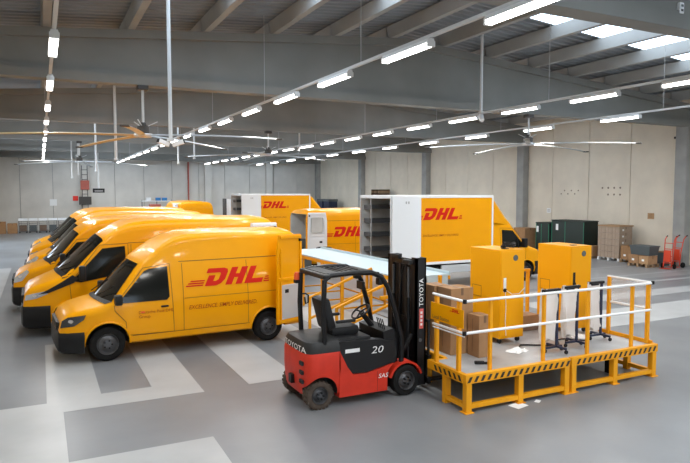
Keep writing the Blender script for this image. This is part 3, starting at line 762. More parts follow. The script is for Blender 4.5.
# rear hood
hood = MB(); rr_ = [cw_ring(.86, .34, .43, .52), cw_ring(.95, .34, .42, .515), cw_ring(1.02, .34, .36, .47), cw_ring(1.045, .34, .22, .36)]
vs = [p for r in rr_ for p in r]
hood.add(vs, [(i * n + j, i * n + (j + 1) % n, (i + 1) * n + (j + 1) % n, (i + 1) * n + j) for i in range(3) for j in range(n)] + [tuple(range(n)), tuple(range(3 * n, 4 * n))])
hood.build('rear_hood', 'fork_grey', fk, 35)
# name on the hood's back, wrapped round
v, f = text_geo('TOYOTA', .15, 0, .006); w0 = max(p[0] for p in v); k = .80 / w0
def hood_map(u, w):
    yy = .36 - u
    # invert the superellipse
    s_ = min(.999, (abs(yy) / .52)) ** (1 / .45); c_ = math.sqrt(max(0, 1 - s_ * s_)); return (.02 - (.242) * c_ ** .45 - .006, yy * 1.012, .868 + w)
MB().add([hood_map(a * k, b * .85) for a, b in v], f).build('lettering', 'white_print', fk)
# side skirts
for s in (-1, 1):
    ya, yb = sorted((s * .36, s * .535))
    sk = MB().prism([(.32, .14), (1.17, .14), (1.17, .42), (1.22, .50), (1.30, .56), (.80, .46), (.56, .47), (.46, .60), (.34, .84), (.32, .84)], 'y', ya, yb).build('side_skirt', 'fork_red', fk)
    MB().box(.985, .99, *sorted((s * .535, s * .537)), .15, .47).build('panel_joint', 'black_steel', sk)
    bp = MB().prism([(.34, .85), (.46, .61), (.56, .48), (.80, .47), (1.30, .57), (1.36, .72), (1.30, .92), (.95, .98), (.34, 1.0)], 'y', *sorted((s * .34, s * .515))).build('battery_panel', 'black_plastic', fk)
    if s < 0:
        lettering('lettering', '20', .16, Matrix.Translation((.88, -.518, .76)) @ Matrix.Rotation(R(90), 4, 'X'), 'white_print', bp, .2, 0, .22)
        MB().box(.43, .68, -.5172, -.5155, .815, .875).build('decal', 'white_print', bp)
        lettering('lettering', 'SAS', .10, Matrix.Translation((1.00, -.5385, .355)) @ Matrix.Rotation(R(90), 4, 'X'), 'white_print', sk, .2, 0, .18)
    # front fender
    fp = []
    for i in range(9):
        a = R(15 + 150 * i / 8); fp.append((1.52 + .32 * math.cos(a), .25 + .32 * math.sin(a)))
    for i in range(8, -1, -1):
        a = R(15 + 150 * i / 8); fp.append((1.52 + .285 * math.cos(a), .25 + .285 * math.sin(a)))
    mb = MB()
    for i in range(8): mb.prism([fp[i], fp[i + 1], fp[16 - i], fp[17 - i]], 'y', *sorted((s * .33, s * .545)))
    mb.build('front_fender', 'fork_red', fk)
    add_wheel(fk, 0.0, s, .53, .215, .19, 'dusty_rubber'); add_wheel(fk, 1.52, s, .56, .25, .21, 'rubber')
    # tread lugs of the rear tyre
    lug = MB()
    for k in range(22):
        a = k * 2 * math.pi / 22
        M = Matrix.Translation((0, s * .435, .215)) @ Matrix.Rotation(a, 4, 'Y')
        lug.box(-.020, .020, -.09, -.005, .205, .222, M); M2 = Matrix.Translation((0, s * .435, .215)) @ Matrix.Rotation(a + .14, 4, 'Y'); lug.box(-.020, .020, .005, .09, .205, .222, M2)
    lug.build('tread_lugs', 'dusty_rubber', fk)
# chassis, floor and battery hood
MB().box(.30, 1.40, -.34, .34, .12, .55).build('chassis', 'black_steel', fk)
MB().rbox(.28, .92, -.44, .44, .93, 1.03, .03).build('battery_hood', 'black_plastic', fk)
MB().box(.90, 1.45, -.42, .42, .52, .56).build('floor_plate', 'black_steel', fk)
# seat
st = MB().rbox(.34, .82, -.24, .24, 1.03, 1.17, .05).build('seat', 'black_plastic', fk, 40)
MB().rbox(-.07, .07, -.23, .23, 0, .52, .05, Matrix.Translation((.36, 0, 1.12)) @ Matrix.Rotation(R(-14), 4, 'Y')).build('backrest', 'black_plastic', fk, 40)
for s in (-1, 1): MB().rbox(.38, .72, s * .29 - .03, s * .29 + .03, 1.24, 1.29, .02).build('armrest', 'black_plastic', fk)
# dashboard, column, wheel, levers
MB().prism([(1.18, .55), (1.42, .55), (1.46, .98), (1.34, 1.10), (1.16, 1.06)], 'y', -.42, .42).build('dashboard', 'black_plastic', fk)
sc_ = MB().tube([(1.26, .06, 1.0), (1.02, .06, 1.30)], .045, 8).build('steering_column', 'black_plastic', fk, 40)
Mw = Matrix.Translation((1.0, .06, 1.32)) @ Matrix.Rotation(R(-36), 4, 'Y')
ring = [Mw @ Vector((.17 * math.cos(k * math.pi / 10), .17 * math.sin(k * math.pi / 10), 0)) for k in range(21)]
sw_ = MB().tube(ring, .016, 6).build('steering_wheel', 'black_plastic', fk, 40)
mb = MB()
for a in (90, 210, 330): mb.bar(Mw @ Vector((0, 0, 0)), Mw @ Vector((.165 * math.cos(R(a)), .165 * math.sin(R(a)), 0)), .022)
mb.build('spokes', 'black_plastic', sw_)
for k in range(4):
    MB().tube([(1.24, -.16 - .06 * k, 1.05), (1.18, -.17 - .06 * k, 1.25)], .009, 5).build('lever', 'black_steel', fk)
# overhead guard
for s in (-1, 1):
    MB().tube([(.10, s * .46, .98), (.08, s * .47, 1.5), (.10, s * .47, 1.96), (.20, s * .46, 2.03), (.55, s * .455, 2.05), (.92, s * .45, 2.035), (1.10, s * .45, 1.96), (1.22, s * .455, 1.78), (1.36, s * .47, 1.35), (1.46, s * .48, .95), (1.46, s * .48, .55)], .042, 8).build('guard_pillar', 'black_steel', fk, 40)
MB().rbox(.08, .20, -.50, .50, 1.97, 2.05, .03).build('guard_crossbar', 'black_steel', fk)
MB().rbox(.96, 1.06, -.47, .47, 1.98, 2.04, .02).build('guard_crossbar', 'black_steel', fk)
for k in range(7):
    x = .28 + .1 * k; MB().rbox(x - .018, x + .018, -.44, .44, 2.015, 2.05, .006).build('guard_bar', 'black_steel', fk)
MB().rbox(.14, .40, -.40, .40, 2.03, 2.06, .01).build('guard_plate', 'black_plastic', fk)
# beacon, mirror, lamps
be = MB().lathe([(0, .12), (.04, .12), (.055, .08), (.055, 0), (0, 0)], 12, Matrix.Translation((.05, .50, 1.86))).build('beacon', 'orange_lens', fk, 40)
MB().rbox(.0, .10, .45, .55, 1.80, 1.86, .01).build('beacon_base', 'black_plastic', be)
mi = MB().rbox(.02, .06, -.02, .22, 1.62, 1.76, .01, Matrix.Translation((1.12, .26, .02))).build('mirror', 'black_plastic', fk)
MB().tube([(.09, .47, 1.62), (.14, .36, 1.64), (.16, .30, 1.62), (.16, .30, 1.50), (.12, .32, 1.48), (.12, .36, 1.58)], .014, 6).build('grab_handle', 'black_steel', fk)
for s in (-1, 1): MB().rbox(1.05, 1.14, s * .40 - .06, s * .40 + .06, 1.82, 1.94, .03).build('work_lamp', 'black_plastic', fk, 40)
# mast
for s in (-1, 1):
    mr = MB().box(1.76, 1.95, *sorted((s * .40, s * .455)), .10, 2.22).box(1.76, 1.79, *sorted((s * .30, s * .455)), .10, 2.22).box(1.92, 1.95, *sorted((s * .30, s * .455)), .10, 2.22).build('mast_rail', 'black_steel', fk)
    MB().box(1.80, 1.92, *sorted((s * .31, s * .36)), .16, 2.18).build('inner_rail', 'black_steel', fk)
    MB().tube([(1.74, s * .24, .15), (1.74, s * .24, 1.55)], .035, 10).build('lift_cylinder', 'black_steel', fk, 40)
    MB().tube([(1.74, s * .24, 1.55), (1.74, s * .24, 2.05)], .022, 10).build('piston', 'rim', fk, 40)
    MB().tube([(1.45, s * .30, .45), (1.74, s * .36, .95)], .035, 8).build('tilt_cylinder', 'black_steel', fk, 40)
    fo = MB().prism([(2.05, .12), (2.09, .08), (2.10, .62), (2.06, .62)], 'y', *sorted((s * .20, s * .31))).prism([(2.05, .08), (2.95, .08), (3.0, .10), (2.05, .125)], 'y', *sorted((s * .20, s * .31))).build('fork', 'black_steel', fk)
    if s < 0:
        Mt = Matrix.Translation((1.895, -.4575, 1.42)) @ Matrix.Rotation(R(90), 4, 'X') @ Matrix.Rotation(R(90), 4, 'Z')
        lettering('lettering', 'TOYOTA', .115, Mt, 'white_print', mr, 0, .006, .46)
        MB().box(1.82, 1.90, -.4575, -.455, 1.05, 1.38).build('decal', 'red_print', mr)
        for k in range(4): MB().box(1.84, 1.88, -.459, -.4575, 1.10 + k * .065, 1.14 + k * .065).build('decal_mark', 'white_print', mr)
        MB().lathe([(0, 0), (.03, 0), (.03, .012), (0, .012)], 12, Matrix.Translation((1.84, -.455, .86)) @ Matrix.Rotation(R(90), 4, 'X')).build('pivot_cap', 'rim', mr)
MB().box(1.80, 1.82, -.32, .32, .2, 2.08).build('mast_guard', 'black_plastic', fk)
for z in (2.14, 1.15, .35): MB().box(1.765, 1.80, -.40, .40, z - .05, z + .05).build('mast_crossmember', 'black_steel', fk)
for y_ in (-.09, .09):
    MB().box(1.775, 1.79, y_ - .025, y_ + .025, .4, 2.1).build('lift_chain', 'fork_grey', fk)
MB().tube([(1.76, .05, .5), (1.75, .06, 1.2), (1.75, .0, 1.9), (1.77, -.06, 2.06)], .016, 6).build('hose', 'black_plastic', fk)
MB().box(2.0, 2.06, -.46, .46, .10, .20).box(2.0, 2.06, -.46, .46, .48, .58).box(2.0, 2.05, -.2, .2, .2, .5).build('carriage', 'black_steel', fk)
lr = MB()
for y_ in (-.42, -.14, .14, .42): lr.bar((2.03, y_, .55), (2.03, y_, 1.15), .035)
lr.bar((2.03, -.44, 1.15), (2.03, .44, 1.15), .04); lr.build('load_backrest', 'black_steel', fk)
MB().rbox(1.70, 1.78, -.34, -.10, 2.10, 2.18, .02).build('mast_lamp', 'fork_grey', fk); MB().rbox(1.72, 1.78, .05, .30, 2.16, 2.24, .02).build('mast_hose_guide', 'black_plastic', fk)

# ================================================================== LOADING PLATFORM
pf = thing('loading_platform', 'yellow steel loading platform with hazard striped edge and white handrails', 'platform', (5.58, 7.16, 0))
DZ = .57
WX, WY = 4.22, 3.3
MB().box(.0, WX, .0, .95, DZ - .03, DZ).build('deck_plate', 'deck_plate', pf)
MB().box(.32, WX, .95, WY, DZ - .03, DZ).build('deck_plate', 'deck_plate', pf)   # set back where the forklift docks
MB().box(1.15, WX, WY, WY + 1.8, DZ - .03, DZ).build('deck_plate', 'deck_plate', pf)
def pbox(name, x0, x1, y0, y1, z0, z1, m='yellow_steel', b=.006): return MB().rbox(x0, x1, y0, y1, z0, z1, b).build(name, m, pf)
fb = [pbox('edge_beam', -.02, 2.09, -.03, .05, DZ - .12, DZ + .02), pbox('edge_beam', 2.13, WX + .02, -.03, .05, DZ - .12, DZ + .02)]
pbox('edge_beam', -.03, .05, .05, .97, DZ - .12, DZ + .02); pbox('edge_beam', .05, .34, .91, .97, DZ - .12, DZ + .005); pbox('edge_beam', .29, .36, .97, WY, DZ - .12, DZ + .01); pbox('edge_beam', WX - .05, WX + .03, .05, WY, DZ - .12, DZ + .02); pbox('edge_beam', .29, WX, WY - .03, WY + .05, DZ - .12, DZ - .03)
pbox('toe_board', WX - .05, WX - .02, .05, 1.6, DZ + .02, DZ + .07); 
for (a, b, xs_) in ((0.0, 2.07, (.05, 1.06, 2.04)), (2.15, 4.2, (2.20, 3.18, 4.17))):
    for x in xs_:
        pbox('leg', x - .05, x + .05, -.02, .08, .015, DZ - .12); pbox('foot_plate', x - .08, x + .08, -.05, .11, 0, .015)
        x = max(x, .39)
        pbox('leg', x - .05, x + .05, 1.5, 1.6, .0, DZ - .03); pbox('leg', x - .05, x + .05, WY - .1, WY, .0, DZ - .03)
    pbox('base_rail', a + .1, xs_[1] - .05, -.01, .07, .06, .13); pbox('base_rail', xs_[1] + .05, b - .08, -.01, .07, .06, .13)
for y_ in (.55, 1.55):
    if y_ < 1: pbox('leg', 0.0, .10, y_ - .05, y_ + .05, .0, DZ - .12)
    pbox('leg', WX - .10, WX, y_ - .05, y_ + .05, .0, DZ - .12)
pbox('base_rail', .01, .09, .08, .50, .06, .13); pbox('base_rail', WX - .09, WX - .01, .08, 1.5, .06, .13)
pbox('support_post', WX - .62, WX - .50, .45, .57, 0, DZ - .03, 'black_steel')
strm = MB().add([(0, 0, 0), (.055, 0, 0), (.105, 0, .085), (.05, 0, .085)], [(0, 1, 2, 3)]).mesh('hazard_stripe', 'black_stripe')
for k in range(34):
    x = -.0 + k * .124
    if x < 4.12 and not 2.02 < x < 2.13: obj('hazard_stripe', strm, pf, (x, -.0325, DZ - .10))
strs = MB().add([(0, 0, 0), (0, .055, 0), (0, .105, .085), (0, .05, .085)], [(0, 1, 2, 3)]).mesh('hazard_stripe', 'black_stripe')
for k in range(6): obj('hazard_stripe', strs, pf, (-.0325, .06 + k * .124, DZ - .10))
# handrail posts and rails
ZR, ZM = 1.68, 1.20
for x in (.62, 1.50 + .02, 2.40, 3.48, 4.02 - .45 + .0):
    pass
for x in (.52, 1.61, 2.60, 3.68): pbox('rail_post', x - .026, x + .026, .065, .117, DZ, ZR)
for x, y_ in ((-.0 + .03, .22), (.03, .80), (WX - .06, .14), (WX - .06, .98)): pbox('rail_post', x - .03, x + .03, y_ - .03, y_ + .03, DZ, ZR)
def rail(pts, r=.022, name='handrail', m='white_rail'): return MB().tube(pts, r, 8).build(name, m, pf, 40)
rail([(.02, .05, ZR), (4.10, .05, ZR)]); rail([(.02, .05, ZM), (4.10, .05, ZM)])
rail([(.0, .05, ZR), (.0, .86, ZR)]); rail([(.0, .05, ZM), (.0, .86, ZM)]); rail([(.0, .05, ZM - .05), (.0, .86, ZM - .05)], .012)
rail([(4.10, .05, ZR), (4.18, .12, ZR), (4.18, 1.04, ZR)]); rail([(4.18, .12, ZM), (4.18, 1.04, ZM)])
for z in (ZR, ZM): MB().lathe([(0, -.03), (.032, -.03), (.032, .03), (0, .03)], 10, Matrix.Translation((.0, .05, z))).build('rail_joint', 'black_plastic', pf)
MB().lathe([(0, -.03), (.030, -.03), (.030, .03), (0, .03)], 10, Matrix.Translation((4.19, .08, ZR))).build('rail_joint', 'black_plastic', pf)
# rear rail and side rail yellow
for x in (1.35, 2.9, 3.6): pbox('rail_post', x - .03, x + .03, 2.55, 2.61, DZ, ZR)
MB().bar((2.85, 2.58, ZR - .02), (3.65, 2.58, ZR - .02), .05).build('rear_rail', 'yellow_steel', pf); 
MB().bar((.35, 2.58 + .6, 1.22), (1.4, 2.58 + .6, 1.22), .06).build('rear_rail', 'yellow_steel', pf)
# access ramp with sloping handrails
rp = thing('access_ramp', 'sloping access ramp with yellow handrails behind the forklift', 'ramp', (5.10, 10.75, 0))
MB().prism([(0.0, 0.0), (0.0, .02), (1.62, .54), (1.62, .48)], 'y', 0.0, 1.35).build('ramp_plate', 'deck_plate', rp)
for y_ in (0.0, 1.35):
    for x in (.08, .85, 1.6): MB().bar((x, y_, .02 + x * .32), (x, y_, 1.0 + (x - .08) * .36), .05).build('ramp_post', 'yellow_steel', rp)
    MB().bar((.06, y_, 1.0), (1.62, y_, 1.56), .05).build('ramp_rail', 'yellow_steel', rp); MB().bar((.08, y_, .55), (1.62, y_, 1.10), .045).build('ramp_rail', 'yellow_steel', rp)
# sign on the left railing
sg = thing('railing_sign', 'yellow information board with red logo on the platform railing', 'sign', (5.545, 7.18, 1.28))
MB().rbox(-.012, .0, 0, .84, 0, .28, .004).build('board', 'yellow_paint', sg)
Ms = Matrix.Translation((-.014, 0, 0)) @ Matrix(((0, 0, -1, 0), (-1, 0, 0, 0), (0, 1, 0, 0), (0, 0, 0, 1)))
v, f = logo_geo(.05, .98); MB().add([(-.0145, .30 - a, .205 + b) for a, b in v], f).build('logo', 'red_logo', sg)
v, f = text_geo('Local Station', .085, 0, .004); MB().add([(-.0145, .79 - a, .03 + b) for a, b in v], f).build('lettering', 'tape', sg)

# ---- the two sheet-metal cabinets on the platform
def cabinet(x, y_, label, cable):
    t = thing('steel_cabinet', label, 'cabinet', (x, y_, DZ), 0, 'yellow cabinets')
    w, d, h = .56, .84, 1.70
    MB().rbox(0, w, 0, d, .10, h, .008).build('body', 'yellow_cab', t)
    dr = MB().rbox(.015, w - .015, -.012, 0, .14, h - .03, .005).build('door', 'yellow_cab', t)
    MB().box(.07, .13, -.016, -.012, .95, 1.20).build('lock_plate', 'white_print' if cable else 'black_plastic', dr)
    MB().lathe([(0, 0), (.035, 0), (.035, .02), (0, .02)], 14, Matrix.Translation((.10, -.012, .98)) @ Matrix.Rotation(R(90), 4, 'X')).build('lock_knob', 'black_plastic', dr)
    MB().lathe([(0, 0), (.055, 0), (.055, .006), (0, .006)], 20, Matrix.Translation((w - .22, -.012, h - .15)) @ Matrix.Rotation(R(90), 4, 'X')).build('badge', 'grey_bin', dr)
    MB().rbox(-.006, 0, d - .35, d - .08, .80, 1.0, .003).build('vent_panel', 'yellow_cab', t)
    for q in ((-.008, -.006, .5, .76, .995, 1.003), (-.008, -.006, .5, .76, .797, .805), (-.008, -.006, .5, .508, .8, 1.0), (-.008, -.006, .752, .76, .8, 1.0)):
        MB().box(*q).build('panel_edge', 'seam', t)
    MB().rbox(.18, .30, .12, .2, h, h + .012, .004).build('top_cap', 'black_plastic', t)
    if cable:
        MB().tube([(.10, -.03, .95), (.12, -.03, .7), (.11, -.03, .4), (.13, -.03, .16)], .006, 5).build('cable', 'white_rail', t)
        MB().tube([(.12, -.03, .98), (.25, -.03, .90), (.42, -.03, .90), (.55, -.03, 1.0)], .005, 5).build('cable', 'white_rail', t)
    for a, b in ((.07, .08), (w - .07, .08), (.07, d - .08), (w - .07, d - .08)):
        c = MB().lathe([(0, -.018), (.045, -.018), (.045, .018), (0, .018)], 12, Matrix.Translation((a, b, .045)) @ Matrix.Rotation(R(90), 4, 'X')).build('caster', 'black_plastic', t)
        MB().box(a - .03, a + .03, b - .025, b + .025, .07, .10).build('caster_fork', 'rim', c)
    return t
cabinet(7.27, 8.40, 'tall yellow steel cabinet on casters with dangling white cable, near the cartons', True)
cabinet(8.97, 8.40, 'tall yellow steel cabinet standing behind the hanging plastic bags', False)
# remote and cable heap on top of the first cabinet
rc = thing('cable_coil', 'black coiled cable and plugs lying on the nearer yellow cabinet', 'cable', (7.64, 8.62, DZ + 1.70))
pts = [(.13 * math.cos(k * .5) * (1 + .15 * math.sin(k * 1.7)), .09 * math.sin(k * .5), .015 + .003 * k) for k in range(30)]
MB().tube(pts, .013, 6).build('cable_loop', 'black_plastic', rc); MB().rbox(-.16, -.08, -.03, .03, .012, .06, .01).build('plug', 'black_plastic', rc); MB().rbox(.10, .17, -.02, .05, .05, .11, .01).build('plug', 'black_plastic', rc)

# ---- bag stands
def bag_stand(x, y_, label, seed):
    rnd = random.Random(seed)
    t = thing('bag_stand', label, 'bag stand', (x, y_, DZ), 0, 'bag stands on the platform')
    MB().rbox(-.02, .02, -.02, .02, .07, 1.06, .006).build('pole', 'navy_steel', t)
    MB().bar((-.26, .0, .085), (.12, .0, .085), .035).bar((0, -.22, .085), (0, .22, .085), .035).build('base', 'navy_steel', t)
    for a, b in ((-.26, 0), (.12, 0), (0, -.22), (0, .22)):
        MB().lathe([(0, -.014), (.033, -.014), (.033, .014), (0, .014)], 10, Matrix.Translation((a, b, .034)) @ Matrix.Rotation(R(90), 4, 'X')).build('caster', 'black_plastic', t)
    MB().rbox(-.34, .05, -.03, .03, 1.04, 1.09, .01).build('top_arm', 'black_plastic', t)
    MB().rbox(-.30, -.12, -.05, .05, 1.02, 1.06, .01).build('clamp', 'black_plastic', t)
    b = MB(); n = 20; rows = 11; vs = []; fs = []
    for j in range(rows):
        q = j / (rows - 1); z = 1.06 - q * .84; rx = .15 + .03 * math.sin(q * 3 + seed); ry = .025 + .05 * min(1, q * 1.6)
        for i in range(n):
            a = 2 * math.pi * i / n; k = 1 + .10 * math.sin(a * 5 + q * 6 + seed) + rnd.uniform(-.07, .07)
            sgn = lambda v: math.copysign(abs(v) ** .6, v)
            vs.append((-.21 + .02 * math.sin(q * 5 + seed) + rx * k * sgn(math.cos(a)), ry * k * sgn(math.sin(a)), z + rnd.uniform(-.015, .015) + (.04 * math.sin(a * 3 + seed) if j in (0, rows - 1) else 0)))
    for j in range(rows - 1):
        for i in range(n): fs.append((j * n + i, j * n + (i + 1) % n, (j + 1) * n + (i + 1) % n, (j + 1) * n + i))
    fs.append(tuple(range((rows - 1) * n, rows * n))); b.add(vs, fs); b.build('bag', 'plastic_bag', t, 12)
    return t
bag_stand(7.86, 7.62, 'wheeled navy stand with hanging white plastic bag, leftmost of three', 1)
bag_stand(8.46, 7.74, 'wheeled navy stand with hanging white plastic bag, middle of three', 2)
bag_stand(9.27, 7.92, 'wheeled navy stand with hanging white plastic bag, nearest the right railing', 3)
# clear sheet hanging in the right railing
cs = MB(); vs = []; fs = []
for i in range(9):
    for j in range(5): vs.append((5.58 + 4.18 + .02 * math.sin(i * 1.3) + .01 * math.sin(j * 2 + i), 7.24 + i * .11, 1.66 - j * .115 - .02 * math.sin(i)))
fs = [(i * 5 + j, i * 5 + j + 1, (i + 1) * 5 + j + 1, (i + 1) * 5 + j) for i in range(8) for j in range(4)]
cs.add(vs, fs); tag(cs.build('plastic_sheet', 'clear_sheet', None, 60), 'thin clear plastic sheet hung on the right end railing', 'plastic sheet')

# ---- cartons on the platform
def carton(name, x, y_, z, w, d, h, label, rz=0, m='cardboard', tape=True, group=None, cat='box', parent=None):
    t = thing(name, label, cat, (x, y_, z), R(rz), group)
    MB().rbox(0, w, 0, d, 0, h, .006).build('box_body', m, t)
    if tape:
        MB().box(w / 2 - .025, w / 2 + .025, -.002, d + .002, h - .001, h + .002).box(w / 2 - .025, w / 2 + .025, -.002, -.0005, h - .12, h).build('tape_strip', 'tape', t)
        MB().box(-.002, -.0005, d * .55, d * .55 + .012, h * .1, h * .9).build('flap_seam', 'tape', t)
    return t
carton('carton', 6.02, 8.62, DZ, .30, .36, 1.12, 'tall brown carton behind the railing sign, left one of the pair', 0)
carton('carton', 6.06, 8.20, DZ, .46, .40, 1.12, 'tall brown carton behind the railing sign, right one with dark tape', 0)
carton('carton', 6.38, 7.86, DZ, .24, .30, .70, 'short brown carton at the end of the railing sign', 0)
def pallet_geo(t, w=1.2, d=.8, m='wood', h=.144):
    for k in range(5): MB().box(0, w, k * (d - .12) / 4, k * (d - .12) / 4 + .12, h - .022, h).build('top_board', m, t)
    for k in range(3):
        MB().box(0, w, k * (d - .1) / 2, k * (d - .1) / 2 + .1, 0, .022).build('bottom_board', m, t)
        for q in range(3): MB().box(q * (w - .14) / 2, q * (w - .14) / 2 + .14, k * (d - .1) / 2, k * (d - .1) / 2 + .1, .022, h - .022).build('block', m, t)
def pallet(x, y_, z, label, rz=0, m='wood', w=1.2, d=.8, group='wooden pallets'):
    t = thing('pallet', label, 'pallet', (x, y_, z), R(rz), group); pallet_geo(t, w, d, m); return t
for k, q in enumerate(('bottom', 'middle', 'top')):
    pallet(5.98, 9.15, DZ + k * .145, 'dark wooden pallet beside the forklift mast, %s of the stack' % q, 0, 'wood_dark', 1.0, .8)
cr = thing('wood_crate', 'low wooden crate on the platform between the two cabinets', 'crate', (8.35, 9.0, DZ))
MB().rbox(0, .5, 0, .4, 0, .12, .01).build('base', 'wood_dark', cr); MB().rbox(.02, .48, .02, .38, .12, .30, .01).build('load', 'cardboard', cr)
sc = thing('hand_scanner', 'black hand scanner lying on the platform deck by the front edge', 'scanner', (6.10, 7.62, DZ), R(-25))
MB().rbox(0, .16, -.035, .035, 0, .05, .018).build('head', 'black_plastic', sc, 40); MB().rbox(.14, .26, -.025, .025, 0, .035, .012).build('grip', 'black_plastic', sc, 40)
hs = MB().tube([(7.35 + .12 * k + .05 * math.sin(k * 1.9), 8.02 + .16 * math.sin(k * .8), DZ + .016) for k in range(14)], .013, 6).build('cable', 'black_plastic', None, 40)
tag(hs, 'black cable snaking over the platform deck by the bags', 'cable')
for (x, y_, a, l) in ((7.25, 7.92, 20, 'crumpled white plastic wrap on the deck before the nearer cabinet'), (9.05, 8.22, 50, 'crumpled white plastic wrap on the deck by the right bag stand')):
    rnd = random.Random(a); n = 7; vs = [((i - 3) * .06 + rnd.uniform(-.02, .02), (j - 3) * .045 + rnd.uniform(-.02, .02), .004 + rnd.uniform(0, .05) * (1 if 0 < i < 6 and 0 < j < 6 else .1)) for i in range(n) for j in range(n)]
    w_ = MB().add(vs, [(i * n + j, i * n + j + 1, (i + 1) * n + j + 1, (i + 1) * n + j) for i in range(n - 1) for j in range(n - 1)]).build('plastic_wrap', 'paper', None, None, (x, y_, DZ), (0, 0, R(a))); tag(w_, l, 'plastic wrap')
for (x, y_, w, d, a, l) in ((6.42, 7.05, .26, .20, 12, 'white sheet of paper on the floor before the platform'), (6.90, 7.12, .12, .08, 30, 'small scrap of paper on the floor by the platform leg')):
    tag(MB().add([(0, 0, .004), (w, 0, .006), (w, d, .008), (0, d, .004)], [(0, 1, 2, 3)]).build('paper_sheet', 'paper', None, None, (x, y_ - .1, 0), (0, 0, R(a))), l, 'paper')

# ================================================================== PARCEL SLIDE
sl = thing('parcel_slide', 'long pale blue parcel slide table on yellow legs before the trucks', 'slide table', (6.75, 10.9, 0))
BL, BW, BZ = 6.9, 1.28, 1.5
MB().box(0, BW, 0, BL, BZ - .03, BZ).build('slide_top', 'belt', sl)
MB().rbox(BW - .03, BW, 0, BL, BZ, BZ + .06, .008).build('side_lip', 'belt', sl)
for x in (.0, BW - .05): MB().rbox(x, x + .05, 0, BL, BZ - .12, BZ - .03, .008).build('frame_beam', 'yellow_steel', sl)
MB().box(BW * .5, BW * .5 + .02, .0, .5, BZ - .45, BZ - .03).build('end_plate', 'belt', sl); MB().rbox(.06, BW - .06, .0, .03, BZ - .45, BZ - .03, .008).build('end_plate', 'belt', sl)
for k in range(6):
    y_ = .25 + k * 1.28
    z0 = DZ if y_ + 10.9 < 12.2 and k < 1 else 0
    for x in (.025, BW - .025): MB().bar((x, y_, z0), (x, y_, BZ - .12), .05).build('leg', 'yellow_steel', sl)
    MB().bar((.025, y_, z0 + .35), (BW - .025, y_, z0 + .35), .04).build('crossbar', 'yellow_steel', sl)
    if k < 5: MB().bar((BW - .025, y_, .45 if k else .9), (BW - .025, y_ + 1.28, .45), .04).build('brace', 'yellow_steel', sl)

# ================================================================== ALONG THE RIGHT WALL
def label_patch(t, x, y_, z, w=.12, h=.09): MB().box(x - .003, x, y_, y_ + w, z, z + h).build('paper_label', 'paper', t)
# black bins
for (y_, w, h, l) in ((24.35, 1.0, 1.62, 'black-green fabric container by the wall, left one'), (22.0, 2.2, 1.80, 'wide black-green fabric container by the wall, right one')):
    t = thing('fabric_container', l, 'container', (24.4, y_, 0), 0, 'black containers by the wall')
    MB().rbox(0, 1.0, 0, w, .12, h, .05).build('body', 'green_black', t, 40)
    for q in (0.02, w * .56, w - .05): MB().box(-.006, .0, q, q + .03, .14, h - .04).build('edge_strap', 'green_line', t)
    for q in (.06, w - .16): MB().box(0.05, .95, q, q + .1, 0, .12).build('runner', 'wood_dark', t)
    MB().box(-.008, -.001, w * .78, w * .78 + .16, h - .5, h - .18).build('label_pocket', 'paper', t)
    MB().rbox(-.02, 1.02, -.02, w + .02, h - .02, h + .03, .03).build('lid', 'green_black', t)
tb = thing('label_box', 'small carton with white label beside the black container', 'box', (24.4, 21.45, 0)); MB().rbox(0, .6, 0, .42, .12, .62, .01).build('box_body', 'cardboard', tb); MB().box(-.003, 0, .1, .3, .3, .5).build('paper_label', 'paper', tb); MB().box(0, .6, .02, .40, 0, .12).build('skid', 'wood_dark', tb)
# tall wrapped pallet stack of cartons
pallet(24.45, 19.95, 0, 'pale pallet under the tall stack of brown cartons', 0, 'white_panel', 1.0, 1.25)
kk = 0
for r_, rn in enumerate(('bottom', 'second', 'third', 'fourth', 'top')):
    for c_, cn in enumerate(('right', 'middle', 'left')):
        t = carton('stacked_carton', 24.47, 19.97 + c_ * .41, .145 + r_ * .30, .9, .40, .295, 'wrapped carton of the tall pallet stack, %s layer, %s one' % (rn, cn), 0, 'cardboard_wrap', True, 'cartons on the tall pallet')
        if c_ == 0: MB().box(.2, .32, -.003, 0, .1, .19).build('paper_label', 'paper', t)
t = tag(MB().rbox(24.44, 25.42, 19.93, 21.22, 1.648, 1.70, .01).build('cover_board', 'cardboard_light', None), 'flat cardboard cover on top of the tall carton stack', 'cover')
# low pallet with cartons
pallet(24.4, 18.62, 0, 'wooden pallet under the low row of open cartons', 0, 'wood', 1.0, 1.25)
for c_, (y0, w, h, l) in enumerate(((18.64, .40, .42, 'low brown carton on the wooden pallet, rightmost of three'), (19.06, .40, .60, 'brown carton on the low pallet, middle of three'), (19.47, .38, .64, 'brown carton on the low pallet next to the tall stack'))):
    t = carton('carton', 24.45, y0, .145, .8, w, h, l, 0, 'cardboard', True, 'cartons on the low pallet'); label_patch(t, 0, .1, .15)
pallet(23.55, 17.75, 0, 'wooden pallet under the grey tub', 0, 'wood', .8, 1.0)
t = carton('carton', 23.57, 18.22, .145, .6, .50, .38, 'brown carton left under the grey tub', 0, 'cardboard', True); label_patch(t, 0, .2, .12)
t = carton('carton', 23.57, 17.72, .145, .6, .48, .36, 'brown carton right under the grey tub', 0, 'cardboard_light', True); label_patch(t, 0, .2, .12)
gt = thing('grey_tub', 'dark grey plastic tub resting on two cartons', 'tub', (23.58, 17.68, .53)); mb = MB()
mb.add([(.05, .05, 0), (.6, .05, 0), (.6, .95, 0), (.05, .95, 0), (0, 0, .38), (.66, 0, .38), (.66, 1.0, .38), (0, 1.0, .38)], [(0, 1, 2, 3), (0, 4, 5, 1), (1, 5, 6, 2), (2, 6, 7, 3), (3, 7, 4, 0), (4, 5, 6, 7)]); mb.build('tub_body', 'grey_bin', gt)
